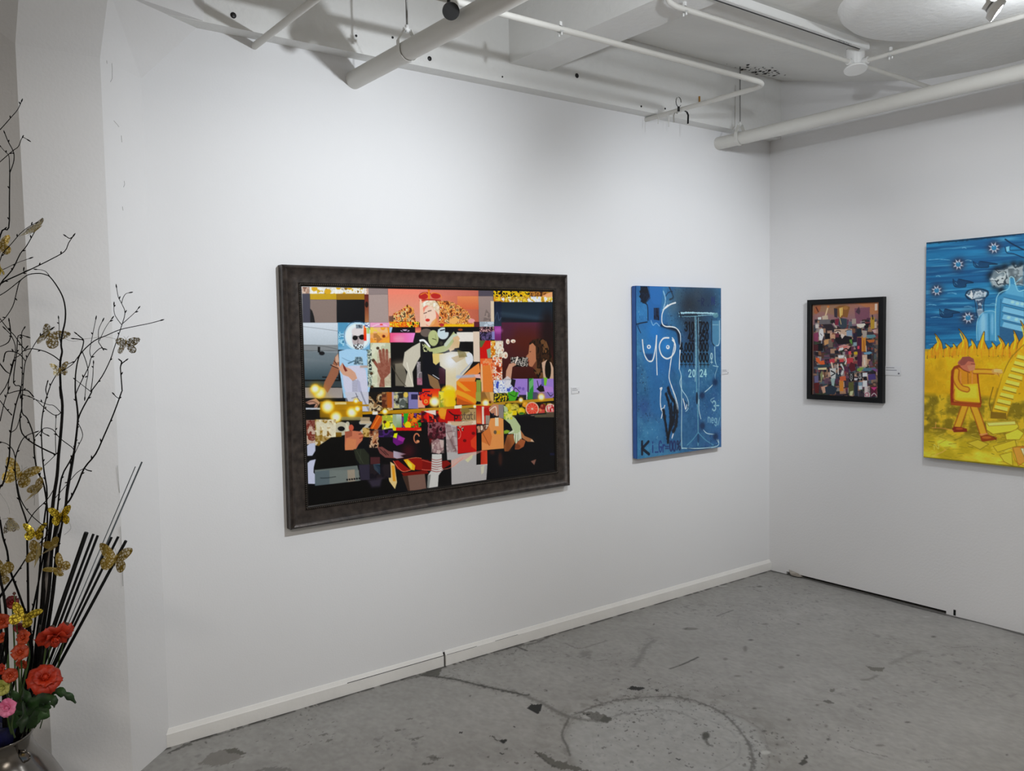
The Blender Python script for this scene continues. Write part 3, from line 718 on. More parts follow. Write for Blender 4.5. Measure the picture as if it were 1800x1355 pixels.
    A.mottle([(885,890),(920,890),(920,1250),(890,1250)],['#8ab4d0','#dce8f0','#26323c','#4a5a66'],90,1,7)
    P([(640,1110),(700,1040),(820,1036),(870,1080),(890,1250),(880,1360),(690,1360),(650,1240)],'#cfcfe0'); R(815,1036,915,1060,'#b49a8c',.8)
    # arm and hand of the blue figure
    P([(602,915),(570,950),(545,1030),(500,1130),(462,1200),(450,1250),(490,1310),(540,1230),(600,1120),(612,1060)],'#97664e'); P([(600,920),(572,955),(575,1010),(610,1000)],'#c9a892')
    P([(642,1008),(668,1048),(720,1070),(766,1108),(786,1165),(742,1192),(700,1150),(644,1128),(604,1068),(526,1034),(546,1028),(596,1050),(560,986),(574,992),(612,1052)],'#cfa28a')
    P([(642,1012),(652,1064),(668,1098),(690,1090),(668,1050)],'#742f26'); L([(526,1032),(600,1064)],9,'#3a2018'); L([(562,990),(590,1030)],8,'#3a2018')
    for i in range(12): L([(738,1190+i*13),(760,1184+i*13),(788,1190+i*13)],4,'#5c5c70',.8)
    P([(785,1165),(812,1200),(840,1360),(800,1360),(790,1240)],'#a8a8c0',.7)
    # pinks and hand print
    R(918,610,1110,656,'#e3a4c4'); L([(940,650),(1010,625),(1080,640)],8,'#f2d0dc'); E(1030,630,16,8,'#d8504c')
    MT(918,656,1110,812,['#f4b23c','#f29a3a','#eab888','#f4c860'],26,seed=11); R(918,712,1110,812,'#e89048',.45); A.mottle([(950,720),(1020,712),(1040,770),(990,812),(950,780)],['#9a6a3a','#e8a860'],90,.7,3); E(1052,746,15,15,'#6c2a1a')
    R(1110,656,1362,712,'#08080c'); E(1262,690,44,12,'#c8b0c8'); L([(1210,672),(1262,700),(1300,676)],10,'#0a0810'); P([(1110,656),(1140,656),(1125,712),(1110,712)],'#a8c8e0'); G(1362,656,1420,712,'#b85a50','#e8a080')
    G(1112,712,1362,808,'#ef5f84','#f78fd0',0); E(1200,770,50,30,'#f8a8b8',.6,soft=20)
    R(918,812,1118,1252,'#cdd0b6'); MT(918,812,1118,1252,['#cdd0b6','#dcdcc8','#b8bca0'],30,.7,seed=5); MT(890,880,930,1250,['#2a3434','#c4ccbc','#7a887c'],80,seed=6)
    for a,b,w in (((1012,892),(1034,1040),30),((1046,884),(1056,1040),30),((1080,888),(1082,1040),28),((1112,975),(1100,1080),24),((948,985),(1015,1085),28)): L([a,b],w,'#8a5546')
    P([(992,1010),(1115,1010),(1112,1110),(1052,1170),(1056,1250),(1000,1250),(1015,1165),(985,1090)],'#8a5546'); A.mottle([(985,900),(1115,900),(1115,1240),(985,1240)],['#8a5546','#b08474'],120,.28,8)
    for x,y in ((992,865),(946,985),(926,1115),(929,1248)): E(x,y,16,15,'#4a3826')
    # couple, left half
    R(1118,808,1380,1252,'#08080a'); E(1215,1020,90,40,'#5a5046',.8,soft=25); P([(1160,1020),(1240,1010),(1300,1240),(1160,1240)],'#8b8474',.8)
    P([(1235,1030),(1255,905),(1330,850),(1420,800),(1448,778),(1520,815),(1520,850),(1450,880),(1378,1000),(1330,1100),(1338,1250),(1250,1250),(1280,1100)],'#c8c2b2'); L([(1276,1010),(1300,1120),(1336,1240)],8,'#e6e2d4'); L([(1128,1040),(1200,1170),(1262,1240)],8,'#4a4438')
    P([(1362,712),(1418,712),(1418,790),(1350,830),(1340,800)],'#16181a'); L([(1430,790),(1470,782),(1520,830)],16,'#eef0ee')
    R(1374,1000,1424,1160,'#8c8688'); MT(1374,1000,1424,1230,['#8c8688','#c4bcc0','#6a6266'],60,.6,seed=3); R(1374,1160,1424,1230,'#c47890',.7)
    R(1424,880,1520,1280,'#12131c'); E(1500,1180,26,60,'#7a5238'); MT(1450,820,1520,900,['#1a1a1c','#c8bc9c','#5a5648'],70,seed=4)
    # ---------- upper right
    A.crop(740, 450, 5.4214)
    G(0,285,578,652,'#e08a76','#b56550',0); G(370,350,578,480,'#d88a5c','#c86848'); R(0,285,578,345,'#c87870',.4); R(570,350,700,400,'#c07a60',.6)
    R(578,292,725,350,'#544e58'); G(578,350,722,606,'#9c8a84','#8f807c'); A.mottle([(620,600),(650,480),(700,540),(715,606)],['#9a8a84','#6e625e'],80,.7,2); R(696,398,728,604,'#d8c6b0')
    L(arc(60,350,62,34,160,350),16,'#9b2a24'); E(40,350,44,30,'#ac2c28'); E(160,345,48,30,'#ac2c28'); L([(10,335),(60,315),(92,345),(130,315),(200,330),(215,370)],7,'#e08a3c'); L([(92,285),(92,385)],20,'#d98a26'); E(92,285,12,14,'#c86a20'); L([(0,392),(92,384),(205,392)],12,'#a83a26')
    MT(150,395,300,470,['#3c2a20','#c89a6a','#7a5a3c'],70,seed=2)
    A.mottle([(185,400),(290,398),(400,450),(470,500),(500,560),(542,620),(530,652),(185,652)],FLOW,62,1,12)
    for x,y in ((320,430),(370,470),(430,510),(400,550),(470,580),(250,500),(300,580)): E(x,y,26,22,'#e0a468',.6,soft=10); L(arc(x,y,22,18,0,300),5,'#5a3a26',.8)
    P([(350,545),(390,590),(330,640),(280,600)],'#e8b06a'); P([(188,652),(188,625),(530,628),(530,652)],'#e5b322'); E(214,634,24,16,'#a83238'); E(505,594,34,22,'#e0a0a0'); R(530,604,580,652,'#5c2430')
    # crowned blonde, generic
    P([(0,380),(18,384),(36,500),(64,640),(110,652),(0,652)],'#eec4ac'); E(98,545,62,100,'#f0cbb8',soft=4); A.mottle([(20,420),(60,392),(150,390),(195,450),(190,540),(160,500),(120,450),(60,440),(24,470)],['#f0e6da','#d8c4a8','#e8d8c4'],60,1,3)
    L([(40,520),(68,510)],7,'#4a342c'); L([(80,500),(112,490)],7,'#4a342c'); L([(58,540),(54,566)],4,'#b98070'); E(76,586,22,15,'#c2382e'); P([(120,600),(165,560),(190,652),(90,652)],'#d99a50',.7)
    R(585,604,725,652,'#c2ccd6'); MT(585,604,725,652,['#c2ccd6','#8f9aa4'],90,.7)
    MT(725,290,1305,356,['#0c0a08','#120e0a','#d8a818','#f0c020','#0c0a08'],70,seed=14); MT(1080,300,1250,356,['#7a4a1c','#b8803c','#4a2a10'],80,seed=4)
    MT(725,355,1305,410,['#d8dce8','#f2f0ee','#e8c848','#b88a28','#f0f0f4'],60,seed=15); MT(725,355,800,400,['#e8b020','#c87818','#f0c840'],70); P([(1190,356),(1260,318),(1303,306),(1303,360)],'#e8a878')
    G(728,402,802,650,'#141c30','#2c3848'); G(800,408,1305,610,'#1a2630','#2c3a48'); L([(800,520),(1000,545),(1300,585)],22,'#3a4a58',.6,soft=14); P([(800,560),(1305,600),(1305,640),(800,610)],'#12161c',.7,soft=10); L([(735,580),(760,510),(775,590),(795,560)],6,'#5c6a80',.7)
    G(800,610,1305,1170,'#54283a','#3a140c'); E(1040,800,160,110,'#54200e',.7,soft=70); E(1250,720,80,220,'#180c0c',.8,soft=50); E(860,700,60,90,'#4a2438',.5,soft=40)
    G(728,648,795,792,'#a04a9c','#6a2a60'); E(770,690,40,26,'#c070b8',.6,soft=14)
    MT(585,652,727,706,['#141018','#5a3040','#c8a0a0','#241820'],130,seed=4); MT(585,706,702,792,['#16121e','#3c3454','#6a5a80','#0c0a10'],80,seed=7); R(702,700,730,780,'#8a86b8')
    R(585,790,692,972,'#bf1512'); P([(585,790),(640,790),(600,860),(585,850)],'#5a6a40'); P([(650,880),(694,860),(700,960),(660,965)],'#8aa08a'); MT(690,792,736,960,['#f0c060','#c87818','#e8e0d0'],70)
    MT(736,792,812,962,['#ece0cc','#c8b09c','#f4ecdc','#a88a70'],55,seed=8); MT(585,968,712,1200,['#f0824c','#f09a6c','#e06a38'],40,seed=9)
    MT(706,955,800,1182,['#f2d2ac','#c44a1e','#f4eee0','#e8885c','#8a2c1c'],65,seed=10)
    for x,y,a,b in ((858,800,18,26),(910,796,24,18),(832,935,24,34),(800,880,20,26),(780,830,20,24)): E(x,y,a,b,'#f0dccc'); E(x+4,y+6,a*.4,b*.4,'#c89a80')
    # profile of a dark haired woman
    A.mottle([(1062,822),(1105,782),(1180,764),(1235,800),(1268,900),(1300,990),(1303,1100),(1240,1190),(1150,1160),(1105,1090),(1128,980),(1112,860)],['#20120c','#3c2618','#140c08','#6a4a30'],28,1,3,asp=2.2)
    P([(1068,836),(1100,815),(1130,850),(1132,1000),(1092,1052),(1066,1046),(1056,1022),(1064,1006),(1050,992),(1058,970),(1034,946),(1058,920)],'#b37a5c'); P([(1066,900),(1086,895),(1076,906)],'#2a1610'); P([(1052,984),(1066,990),(1058,1002)],'#8a2a24'); P([(1092,1052),(1132,990),(1128,1090)],'#6a4030')
    MT(885,955,1050,1048,['#060606','#0c0a0a','#c8c0b8','#060606'],160,seed=3); L([(950,955),(932,1010)],14,'#e8dcd0'); P([(832,1170),(838,1090),(868,1022),(912,1008),(940,1030),(900,1052),(884,1168)],'#c59880')
    P([(1186,1010),(1236,980),(1280,1010),(1303,1070),(1303,1245),(1225,1235),(1200,1150)],'#c7a892'); E(1246,1080,30,98,'#080808')
    # couple, right half
    R(0,705,340,1100,'#18181a'); E(60,712,58,42,'#6a5e58'); E(130,765,52,80,'#b4bb88',soft=4); E(225,718,56,60,'#cbd6d8',soft=4); P([(175,680),(245,660),(245,740),(200,770)],'#c8d6da'); L([(200,690),(238,682)],10,'#1c2026'); L([(120,770),(158,782)],6,'#3c3c22'); L([(150,730),(160,800)],5,'#8c9464')
    R(245,655,582,706,'#070a10'); E(395,682,24,12,'#8a4a2a'); R(360,706,582,800,'#e4ded6'); R(520,700,582,1000,'#dccab8'); E(450,870,66,72,'#08080c')
    L([(0,790),(40,790),(90,850)],20,'#eef0ee'); P([(40,820),(110,870),(230,840),(330,700),(350,730),(300,870),(240,900),(110,930),(30,900)],'#b2b886'); L([(250,830),(310,760),(350,740)],34,'#c4ccb8'); E(205,815,16,20,'#3a3a30')
    P([(290,900),(330,880),(390,770),(370,740),(320,760),(330,800),(280,870)],'#d8b690'); P([(260,880),(380,860),(390,800),(340,770),(300,850)],'#d0b48c'); A.mottle([(20,820),(90,900),(110,940),(40,960)],['#20241c','#c8c8a0','#5a6048'],60,1,5)
    P([(20,900),(120,900),(130,1000),(200,1000),(240,1070),(240,1250),(20,1260)],'#0c0e18'); R(180,1060,240,1220,'#3a1c28'); P([(118,920),(230,915),(190,1000),(150,1032),(124,1010)],'#d8c47c')
    P([(185,930),(300,900),(480,900),(520,980),(480,1060),(370,1180),(350,1350),(240,1350),(250,1080),(190,1040)],'#d8cfb8'); P([(245,1060),(345,1060),(345,1340),(245,1300)],'#d9ccaa'); E(480,970,38,62,'#dcdfe4'); A.glow(300,985,110,'#e9ecf4',.85); L([(395,1120),(500,1010)],14,'#a8b0c0',.8); P([(300,960),(420,920),(440,960),(350,1010)],'#b8a078',.6)
    P([(360,880),(440,905),(460,950),(380,960)],'#7a7048',.7)
    P([(350,1195),(480,1080),(575,1010),(585,1100),(545,1140),(530,1200),(450,1210)],'#e48c4a'); P([(585,1050),(680,1030),(712,1240),(700,1355),(610,1355),(600,1200)],'#d9823e'); R(350,1196,545,1355,'#dc6d20'); L([(365,1210),(460,1290),(545,1350)],36,'#f0a038'); L([(598,1030),(602,1300)],16,'#f0c098')
    P([(520,1130),(580,1120),(590,1165),(540,1160)],'#e8b8b0'); L([(360,1150),(520,1140)],26,'#a8b8d8',.8,soft=10); R(545,1180,590,1355,'#8a9a4a'); P([(600,1290),(632,1290),(632,1355),(590,1355)],'#c8783a')
    P([(70,1120),(110,1140),(170,1180),(195,1270),(150,1290),(90,1230)],'#8a6c4c'); L([(120,1130),(180,1170)],6,'#e8e8e8'); G(14,1268,186,1355,'#cf2c1c','#e06020'); R(30,1290,90,1330,'#2a1030')
    E(268,1300,72,62,'#f4c41e',soft=14); A.glow(275,1290,46,'#fff4c8',.8); E(320,1340,30,40,'#e89818',soft=8)
    MT(712,1182,905,1312,['#e8ecf4','#8a9ad0','#f4f4f8','#c8d0e4','#4a5ab0'],50,seed=4); P([(800,1180),(850,1140),(885,1170),(900,1240),(830,1260)],'#dcd8dc',.8)
    R(900,1168,1300,1345,'#a084cc'); P([(890,1168),(930,1180),(915,1260),(880,1220)],'#1a1a20'); L([(1052,1165),(1048,1355)],12,'#0c0c12'); R(1060,1165,1102,1345,'#2f8a3c'); P([(1062,1200),(1102,1160),(1102,1230),(1062,1280)],'#8ac08a',.7); P([(862,1310),(910,1280),(950,1330),(930,1355),(865,1355)],'#4ca832'); R(750,1310,862,1355,'#4a4a10'); MT(750,1310,862,1355,['#d8a818','#1c1c10','#8a8a18'],60)
    P([(1200,1155),(1240,1160),(1225,1240),(1195,1225)],'#7ab83c'); P([(1130,1270),(1180,1220),(1240,1290),(1170,1300)],'#15131c'); R(1180,1165,1205,1240,'#6a60a8'); P([(1200,1240),(1290,1250),(1300,1350),(1220,1345)],'#b48ad0'); L([(905,1300),(930,1260),(1000,1345)],6,'#1a1a22'); L([(1140,1190),(1160,1290)],7,'#15131c'); E(965,1260,18,14,'#7a60b0'); E(1002,1268,13,16,'#7a60b0')
    # ---------- lower left
    A.crop(480, 690, 5.2107)
    R(860,0,1090,150,'#2c261e'); MT(860,0,1090,190,['#181410','#8a6a48','#c8b490','#40342a','#6a4630'],40,seed=21); R(1030,0,1082,150,'#a85a24'); MT(985,20,1035,150,['#8a5638','#5a3020'],50)
    MT(1090,0,1230,155,['#46503c','#2c2a26','#8a8c80','#c8c090'],42,seed=22); E(1212,26,22,26,'#d8bc5c'); R(1082,0,1098,150,'#b0a0b8'); R(1236,0,1330,158,'#8580b0'); R(1262,20,1326,70,'#2a2848'); MT(1150,60,1210,150,['#a0a49c','#5a605c'],50)
    R(1326,30,1392,150,'#f0a88c'); MT(1340,0,1460,80,['#e84a1c','#d82a18','#3a1838','#f08a2c'],50,seed=6); E(1400,90,36,38,'#e8381c'); E(1400,92,20,22,'#f2a24c'); E(1400,92,9,10,'#e8381c')
    R(640,0,860,150,'#cfd0de',.5); P([(632,0),(860,0),(860,185),(800,185),(760,120),(680,120)],'#c9cad6'); L([(790,0),(820,80),(858,170)],14,'#8a8c9c',.8); L([(740,10),(760,60),(800,110)],5,'#3a3a4a'); L([(700,60),(760,40)],5,'#6a6a7a')
    P([(258,100),(300,80),(360,60),(400,100),(370,150),(340,150),(360,110),(300,120)],'#b89080'); L([(262,105),(330,90),(380,120),(345,150)],5,'#3a221a'); R(258,150,420,168,'#c0c4cc')
    G(255,168,400,262,'#08090c','#0e0e10'); G(400,90,800,240,'#8a6410','#c8940c',0); R(395,168,800,240,'#8a6512',.5); R(540,95,650,120,'#e8dcb0',.8); R(560,118,860,135,'#a8801c')
    P([(255,262),(400,262),(400,168),(460,180),(500,240),(860,240),(860,250)],'#6a5414',.6)
    R(860,185,1462,208,'#a87c14'); P([(800,190),(1462,150),(1462,178),(800,214)],'#b68812')
    for x,y,r in ((395,5,62),(472,140,68),(550,240,60),(700,195,56),(752,160,30),(740,85,24),(1013,186,30),(1020,242,26),(1455,90,24),(355,-30,50)):
        A.glow(x,y,r*1.15,'#f0b818',.95); E(x,y,r*.85,r*.85,'#f6c838',soft=r*.25); E(x,y,r*.62,r*.62,'#fff8e0',soft=r*.3)
    MT(262,268,350,500,['#5c2420','#9a7060','#7a3a30','#c8b0a0'],50,seed=23); R(262,268,350,330,'#6a3028',.5)
    MT(350,262,548,500,['#9a7a2c','#c8b48c','#efe4c8','#e0d0b0','#84642a'],46,seed=24); P([(350,500),(350,400),(500,440),(500,470),(380,520)],'#8a6a28',.6); MT(350,470,500,510,['#8a6a28','#e0d4b4'],60,seed=2)
    A.text('ma', 370, 248, 150, '#dcd6be', w=150, wd=.26, a=.86); A.text('z', 770, 236, 150, '#ddd8c8', w=120, wd=.2, a=.85); A.text('z', 905, 232, 140, '#d89a78', w=95, wd=.16, a=.7)
    R(600,236,780,268,'#a8a070',.75); G(545,385,600,440,'#8a6a20','#6a5018')
    P([(868,350),(935,215),(1000,235),(940,355)],'#c05a1c'); L([(890,345),(960,230)],10,'#e88838'); R(780,240,870,300,'#c8b494',.8); MT(800,340,865,430,['#c8a868','#8a6a30','#e8dcc0'],60,seed=3)
    A.mottle([(985,225),(1120,215),(1120,350),(1060,345),(985,360)],['#a8b040','#e0d048','#7a8a3c','#f0e890'],40,1,4); E(1035,310,24,32,'#f0d818'); E(955,188,14,13,'#4a2412'); E(1010,285,16,15,'#4a2412'); R(1085,212,1170,370,'#a0b090'); G(1120,212,1172,345,'#c4ccc8','#7a9a60'); P([(1085,300),(1120,350),(1115,395),(1085,370)],'#e8d018'); R(895,185,945,215,'#e8e4dc')
    MT(1170,200,1370,345,['#180c14','#3a8a28','#b8181c','#d87818','#241028','#6a3a80'],42,seed=25); P([(1190,205),(1235,200),(1220,290),(1190,310)],'#2f9a2c'); E(1228,316,30,36,'#f0c814'); E(1290,270,28,20,'#e89a1c',.8); R(1115,338,1380,368,'#cf2418'); P([(1370,345),(1390,360),(1300,395),(1310,362)],'#e07a50')
    R(1370,180,1462,330,'#c41414'); R(1392,200,1420,310,'#8a0c10'); L([(1440,200),(1440,300)],10,'#e8a0a0')
    # head laid back, dark coat
    P([(632,378),(700,368),(782,376),(806,412),(796,460),(760,500),(732,550),(620,558),(630,470)],'#c37a5e'); P([(632,378),(700,368),(700,420),(640,440)],'#8a4a3a',.6); E(692,340,24,30,'#c0604a'); L([(765,402),(798,398)],6,'#4a1c18'); L([(772,440),(800,430)],8,'#8a2a28'); P([(650,440),(740,450),(730,548),(622,556)],'#d08a60',.8)
    P([(500,432),(625,425),(630,555),(720,556),(730,640),(760,760),(860,860),(860,920),(350,900),(350,760),(335,740),(350,600),(340,560),(400,500)],'#060608')
    P([(712,545),(810,538),(860,600),(860,700),(770,690),(735,640)],'#2c3026'); L([(740,560),(800,680)],5,'#4c5244',.8); L([(780,545),(770,680)],4,'#4c5244',.7)
    P([(270,515),(300,492),(350,486),(350,560),(320,608),(272,610)],'#c8cce0'); P([(272,680),(300,655),(352,642),(332,720),(330,770),(356,800),(356,878),(274,876)],'#cbcfe4'); R(262,612,350,640,'#0c0c0e')
    G(342,745,760,905,'#5c6a72','#8c8a84',0); P([(342,745),(745,700),(775,845),(360,905)],'#78807c',.9); P([(650,745),(720,738),(725,850),(655,860)],'#a09484',.9); P([(345,760),(480,745),(480,890),(358,900)],'#56646c',.7); L([(395,822),(460,820),(540,808)],5,'#1a2024')
    for i in range(8): E(648+i*23,837-i*2.6,9,9,'#0c0c10')
    P([(760,695),(860,690),(925,790),(985,825),(870,836),(775,842)],'#34303e'); P([(270,905),(775,845),(1000,820),(1060,830),(1090,1000),(275,1090)],'#050509')
    # dark figure with hands, flowers, ribbon
    R(862,368,1462,830,'#0a070c'); MT(862,368,950,530,['#4a1c14','#8a5438','#c8a88a','#2a1410'],60,seed=26); P([(890,480),(900,420),(940,392),(975,400),(930,430),(905,480)],'#c08a64')
    MT(950,362,1090,430,['#2a1a3c','#4a2a6a','#140c14'],40,seed=2); P([(1085,440),(1125,400),(1196,440),(1180,490),(1120,512),(1085,480)],'#6c1e78'); P([(1140,420),(1200,440),(1180,475),(1130,455)],'#a0389c'); P([(1086,430),(1100,395),(1130,390),(1118,440)],'#d8e01c')
    P([(935,528),(980,520),(1040,560),(1090,575),(1150,600),(1210,590),(1150,612),(1190,628),(1120,636),(1080,630),(1010,625),(960,585)],'#7c4c48'); P([(1088,560),(1150,575),(1210,590),(1150,606),(1185,622),(1120,634),(1088,622)],'#b8aebc'); L([(1000,560),(1040,600)],5,'#1a0e10'); L([(960,540),(1020,600)],5,'#1a0e10')
    R(870,620,960,688,'#6a3a3c',.7); P([(895,690),(960,685),(960,790),(905,735)],'#4a8098'); MT(862,690,1050,830,['#0c0b10','#1c1824','#30282e'],30,.7,seed=3)
    L(arc(1310,440,26,44,90,330),12,'#c88060'); E(1320,470,16,14,'#d89870'); A.glow(1230,560,90,'#4a1420',.8); A.glow(1430,450,60,'#7a141c',.9)
    P([(1086,660),(1130,650),(1190,700),(1250,745),(1180,760),(1120,730)],'#8c1c14'); P([(1190,650),(1300,625),(1400,640),(1462,680),(1462,745),(1400,750),(1300,740),(1230,690)],'#8a1c14'); L([(1190,645),(1300,625),(1400,640)],5,'#e07858'); L([(1086,655),(1130,720),(1180,758),(1250,742)],5,'#e88a6a'); P([(1182,645),(1225,640),(1292,700),(1285,745),(1250,740)],'#eab028'); P([(1215,650),(1262,690),(1262,735),(1225,700)],'#f6dc5a')
    P([(1058,665),(1098,690),(1118,860),(1098,925),(1045,850),(1040,820),(1062,815)],'#e2c890'); P([(1068,700),(1096,700),(1106,850),(1080,850)],'#e0a038'); P([(1170,800),(1380,770),(1395,930),(1222,942)],'#7c6258'); P([(1170,800),(1220,790),(1240,942),(1222,942)],'#3a2820',.8); P([(1160,770),(1400,745),(1420,775),(1180,800)],'#741810'); P([(840,840),(980,820),(960,900),(880,910)],'#4c4454',.7,soft=14)
    # ---------- lower right
    A.crop(740, 690, 5.6464)
    R(180,-10,240,170,'#a8b060'); MT(185,0,240,170,['#c8c880','#8a9a3c','#e8d850'],45); E(290,30,62,60,'#f2c61c',soft=12); E(300,110,60,60,'#f0c020',soft=10); E(250,100,30,60,'#e8c83c',.8,soft=12); R(365,-10,560,130,'#dd7020'); L([(372,0),(460,40),(548,92)],44,'#efa032'); P([(372,60),(440,90),(550,128),(372,132)],'#b85a20'); P([(560,0),(610,0),(612,100),(560,92)],'#9aa050'); R(610,0,742,132,'#b88a54'); P([(612,0),(650,0),(690,90),(612,96)],'#8a6438'); P([(700,0),(742,0),(742,100),(712,80)],'#d8b070')
    MT(742,10,900,100,['#c8a010','#14140c','#5a6a18','#e8c828','#3a3a20'],46,seed=31); P([(885,0),(1000,0),(960,90),(900,92)],'#4aa02c'); L([(905,20),(960,45),(975,0)],6,'#14301a'); R(998,0,1070,30,'#a084cc'); R(1000,28,1080,72,'#20202c'); L([(1080,0),(1078,72)],10,'#d8d8e8'); R(1088,0,1140,76,'#2f8a3c'); R(1140,0,1200,72,'#54506c'); P([(1180,0),(1345,0),(1345,62),(1260,70)],'#8f78b8'); L([(1290,0),(1320,40),(1345,20)],6,'#14141c')
    P([(0,172),(560,128),(840,98),(1352,58),(1352,88),(840,130),(560,160),(0,202)],'#b58c2c'); P([(340,140),(415,132),(415,165),(340,172)],'#f4e6c8')
    for x,y,r in ((138,100,58),(660,112,40),(1226,50,38),(1018,80,26),(548,148,20),(85,10,0)):
        if r: A.glow(x,y,r*1.15,'#f0a818',.95); E(x,y,r*.85,r*.85,'#fad468',soft=r*.25); E(x,y,r*.6,r*.6,'#fffae8',soft=r*.3)
    E(50,95,38,40,'#e83c1c'); E(50,96,20,22,'#f0a24c'); E(50,96,9,10,'#e83c1c'); E(704,104,12,14,'#5a2c18')
    # fruit shelf
    R(860,112,1352,240,'#16100c'); MT(860,112,1352,240,['#1a1410','#6a5a18','#34240e','#a88a20'],30,seed=33)
    for x,y,r,c in ((955,160,46,'#b8a034'),(1020,195,40,'#e0bc1c'),(1062,128,30,'#e8982c'),(895,150,38,'#c8b424'),(930,215,46,'#e8c81c'),(1225,195,36,'#c84a44'),(1240,150,30,'#7a1a1c')): E(x,y,r,r*.95,c); A.glow(x-8,y-10,r*.5,'#f8e48c',.5)
    MT(915,130,990,190,['#a89a3a','#d8cc60','#6a6a24'],90,.8,seed=3); E(1025,220,28,14,'#2f6a28'); L(arc(1020,195,34,34,0,360),4,'#8aa020',.8)
    E(1132,172,68,72,'#ecc0a8'); E(1132,172,58,62,'#e0503c'); E(1132,172,10,10,'#f4d0bc')
    for k in range(10): L([(1132+12*math.cos(k*.628),172+12*math.sin(k*.628)),(1132+56*math.cos(k*.628),172+60*math.sin(k*.628))],3,'#f4b8a4',.8)
    E(1318,172,52,54,'#e8c8bc'); A.mottle([(1278,140),(1352,128),(1352,210),(1285,205)],['#a8202c','#e06a6c','#f0c8c0'],110,1,5)
    P([(860,245),(1352,205),(1352,262),(1160,262),(1150,238),(860,258)],'#1c2226'); P([(1150,235),(1275,226),(1275,258),(1160,262)],'#5c5644'); R(1275,205,1352,258,'#6a5a48',.8)
    P([(845,255),(1352,262),(1352,820),(660,905),(560,750),(845,600)],'#07090f')
    # reds and letters
    R(0,196,370,330,'#b01814'); MT(0,196,180,330,['#c01a14','#6a1018','#2a0c1c','#d84a30'],40,seed=34); L([(65,195),(70,300)],26,'#d82018'); P([(25,196),(150,186),(150,240),(60,210)],'#e8d8cc'); P([(180,180),(265,170),(240,285),(195,270)],'#e08a24'); E(215,210,40,46,'#e89c34',soft=6)
    P([(265,175),(405,168),(405,300),(300,306),(240,290)],'#b51512'); L([(285,200),(330,235),(395,240)],12,'#3a0c10'); R(400,172,562,298,'#b0966c'); P([(400,172),(480,160),(500,200),(420,240)],'#8a7440'); R(395,200,412,300,'#b51512'); 
    A.text('p', 335, 218, 60, '#141014', w=42, wd=.16); A.text('otatio', 392, 206, 76, '#5a4a3e', w=38, adv=.55, wd=.11, dy=-.02)
    P([(262,318),(560,290),(562,330),(370,350),(270,360)],'#dccab0'); MT(270,300,560,345,['#e0d0b8','#c8b090'],50,.8,seed=4)
    R(562,140,700,330,'#c03a28'); G(565,140,610,320,'#b02418','#e08a50'); R(620,150,642,330,'#e8dccc'); P([(640,170),(700,150),(700,200),(680,280),(640,240)],'#a81c18'); R(656,240,700,330,'#9a9084')
    P([(690,165),(740,120),(790,130),(815,200),(780,250),(730,230),(700,200)],'#c08a70'); L([(700,190),(760,150),(770,240)],10,'#f0d8c8'); R(790,128,840,270,'#8c8480'); P([(720,220),(745,215),(740,260)],'#3a3440'); P([(705,270),(790,262),(838,275),(838,580),(612,600),(612,440),(680,360)],'#e29a5c'); P([(612,430),(690,350),(720,460),(700,550),(612,510)],'#cf7c44'); P([(612,515),(700,560),(690,592),(612,600)],'#e89a60'); R(752,262,788,350,'#f4dcc0'); R(760,395,806,432,'#f0a038'); E(752,413,16,20,'#6a5a48'); L([(615,400),(690,550)],5,'#8a4420')
    A.mottle([(565,350),(690,335),(670,385),(620,410),(570,420)],['#b8947a','#6a4a3c','#e0ccb8'],60,1,6); R(562,430,612,755,'#0b0809'); G(600,600,668,752,'#8a1814','#e0583c',0); P([(612,600),(650,620),(665,700),(640,745),(600,748)],'#d84c34',.7)
    # green arm and hand over dark shirt
    P([(842,135),(880,160),(890,220),(960,270),(1010,350),(1010,400),(1018,480),(985,500),(960,530),(935,490),(948,430),(905,430),(890,420),(930,390),(905,330),(850,280)],'#b9c79a'); MT(840,200,930,280,['#d8d020','#a8c048','#e8e080','#7a9a50'],50,.8,seed=5)
    for a,b in (((950,430),(940,520)),((972,430),(968,530)),((995,420),(992,510)),((1008,400),(1012,480))): L([a,b],15,'#dde0cc')
    L([(940,400),(892,424)],14,'#d8dcc4'); P([(840,400),(870,388),(905,400),(880,425),(842,430)],'#8aac3c'); L([(958,440),(955,520)],3,'#4a4a3a'); L([(982,440),(980,520)],3,'#4a4a3a')
    P([(875,440),(935,430),(950,520),(900,590),(850,640),(838,560)],'#9a6038'); E(880,560,30,90,'#6a3c20',.6,soft=20); P([(955,540),(1010,480),(1060,500),(1040,560),(990,590),(950,590)],'#a5603c'); P([(1010,390),(1050,450),(1130,485),(1145,512),(1080,510),(1020,470)],'#b07850'); P([(1120,485),(1148,512),(1110,506)],'#d8c0a8'); E(975,560,30,26,'#5a2e1c',.6,soft=8)
    R(840,610,1352,800,'#06070c'); E(800,690,22,70,'#4a2a20',.8,soft=14); P([(1110,712),(1165,690),(1145,750)],'#8a6458'); E(720,620,24,24,'#5a2c24',.6,soft=12); R(1305,625,1352,650,'#1c1f38')
    # centre figures: white legs, striped boot
    R(0,310,80,700,'#08070c'); MT(65,310,250,480,['#34141c','#5c2430','#8a5a60','#241018'],55,seed=36); P([(105,520),(160,480),(225,500),(225,590),(180,640),(110,620)],'#b09494'); MT(100,490,230,630,['#b8a09c','#8a6a6c','#d8c8c0'],50,.6,seed=3)
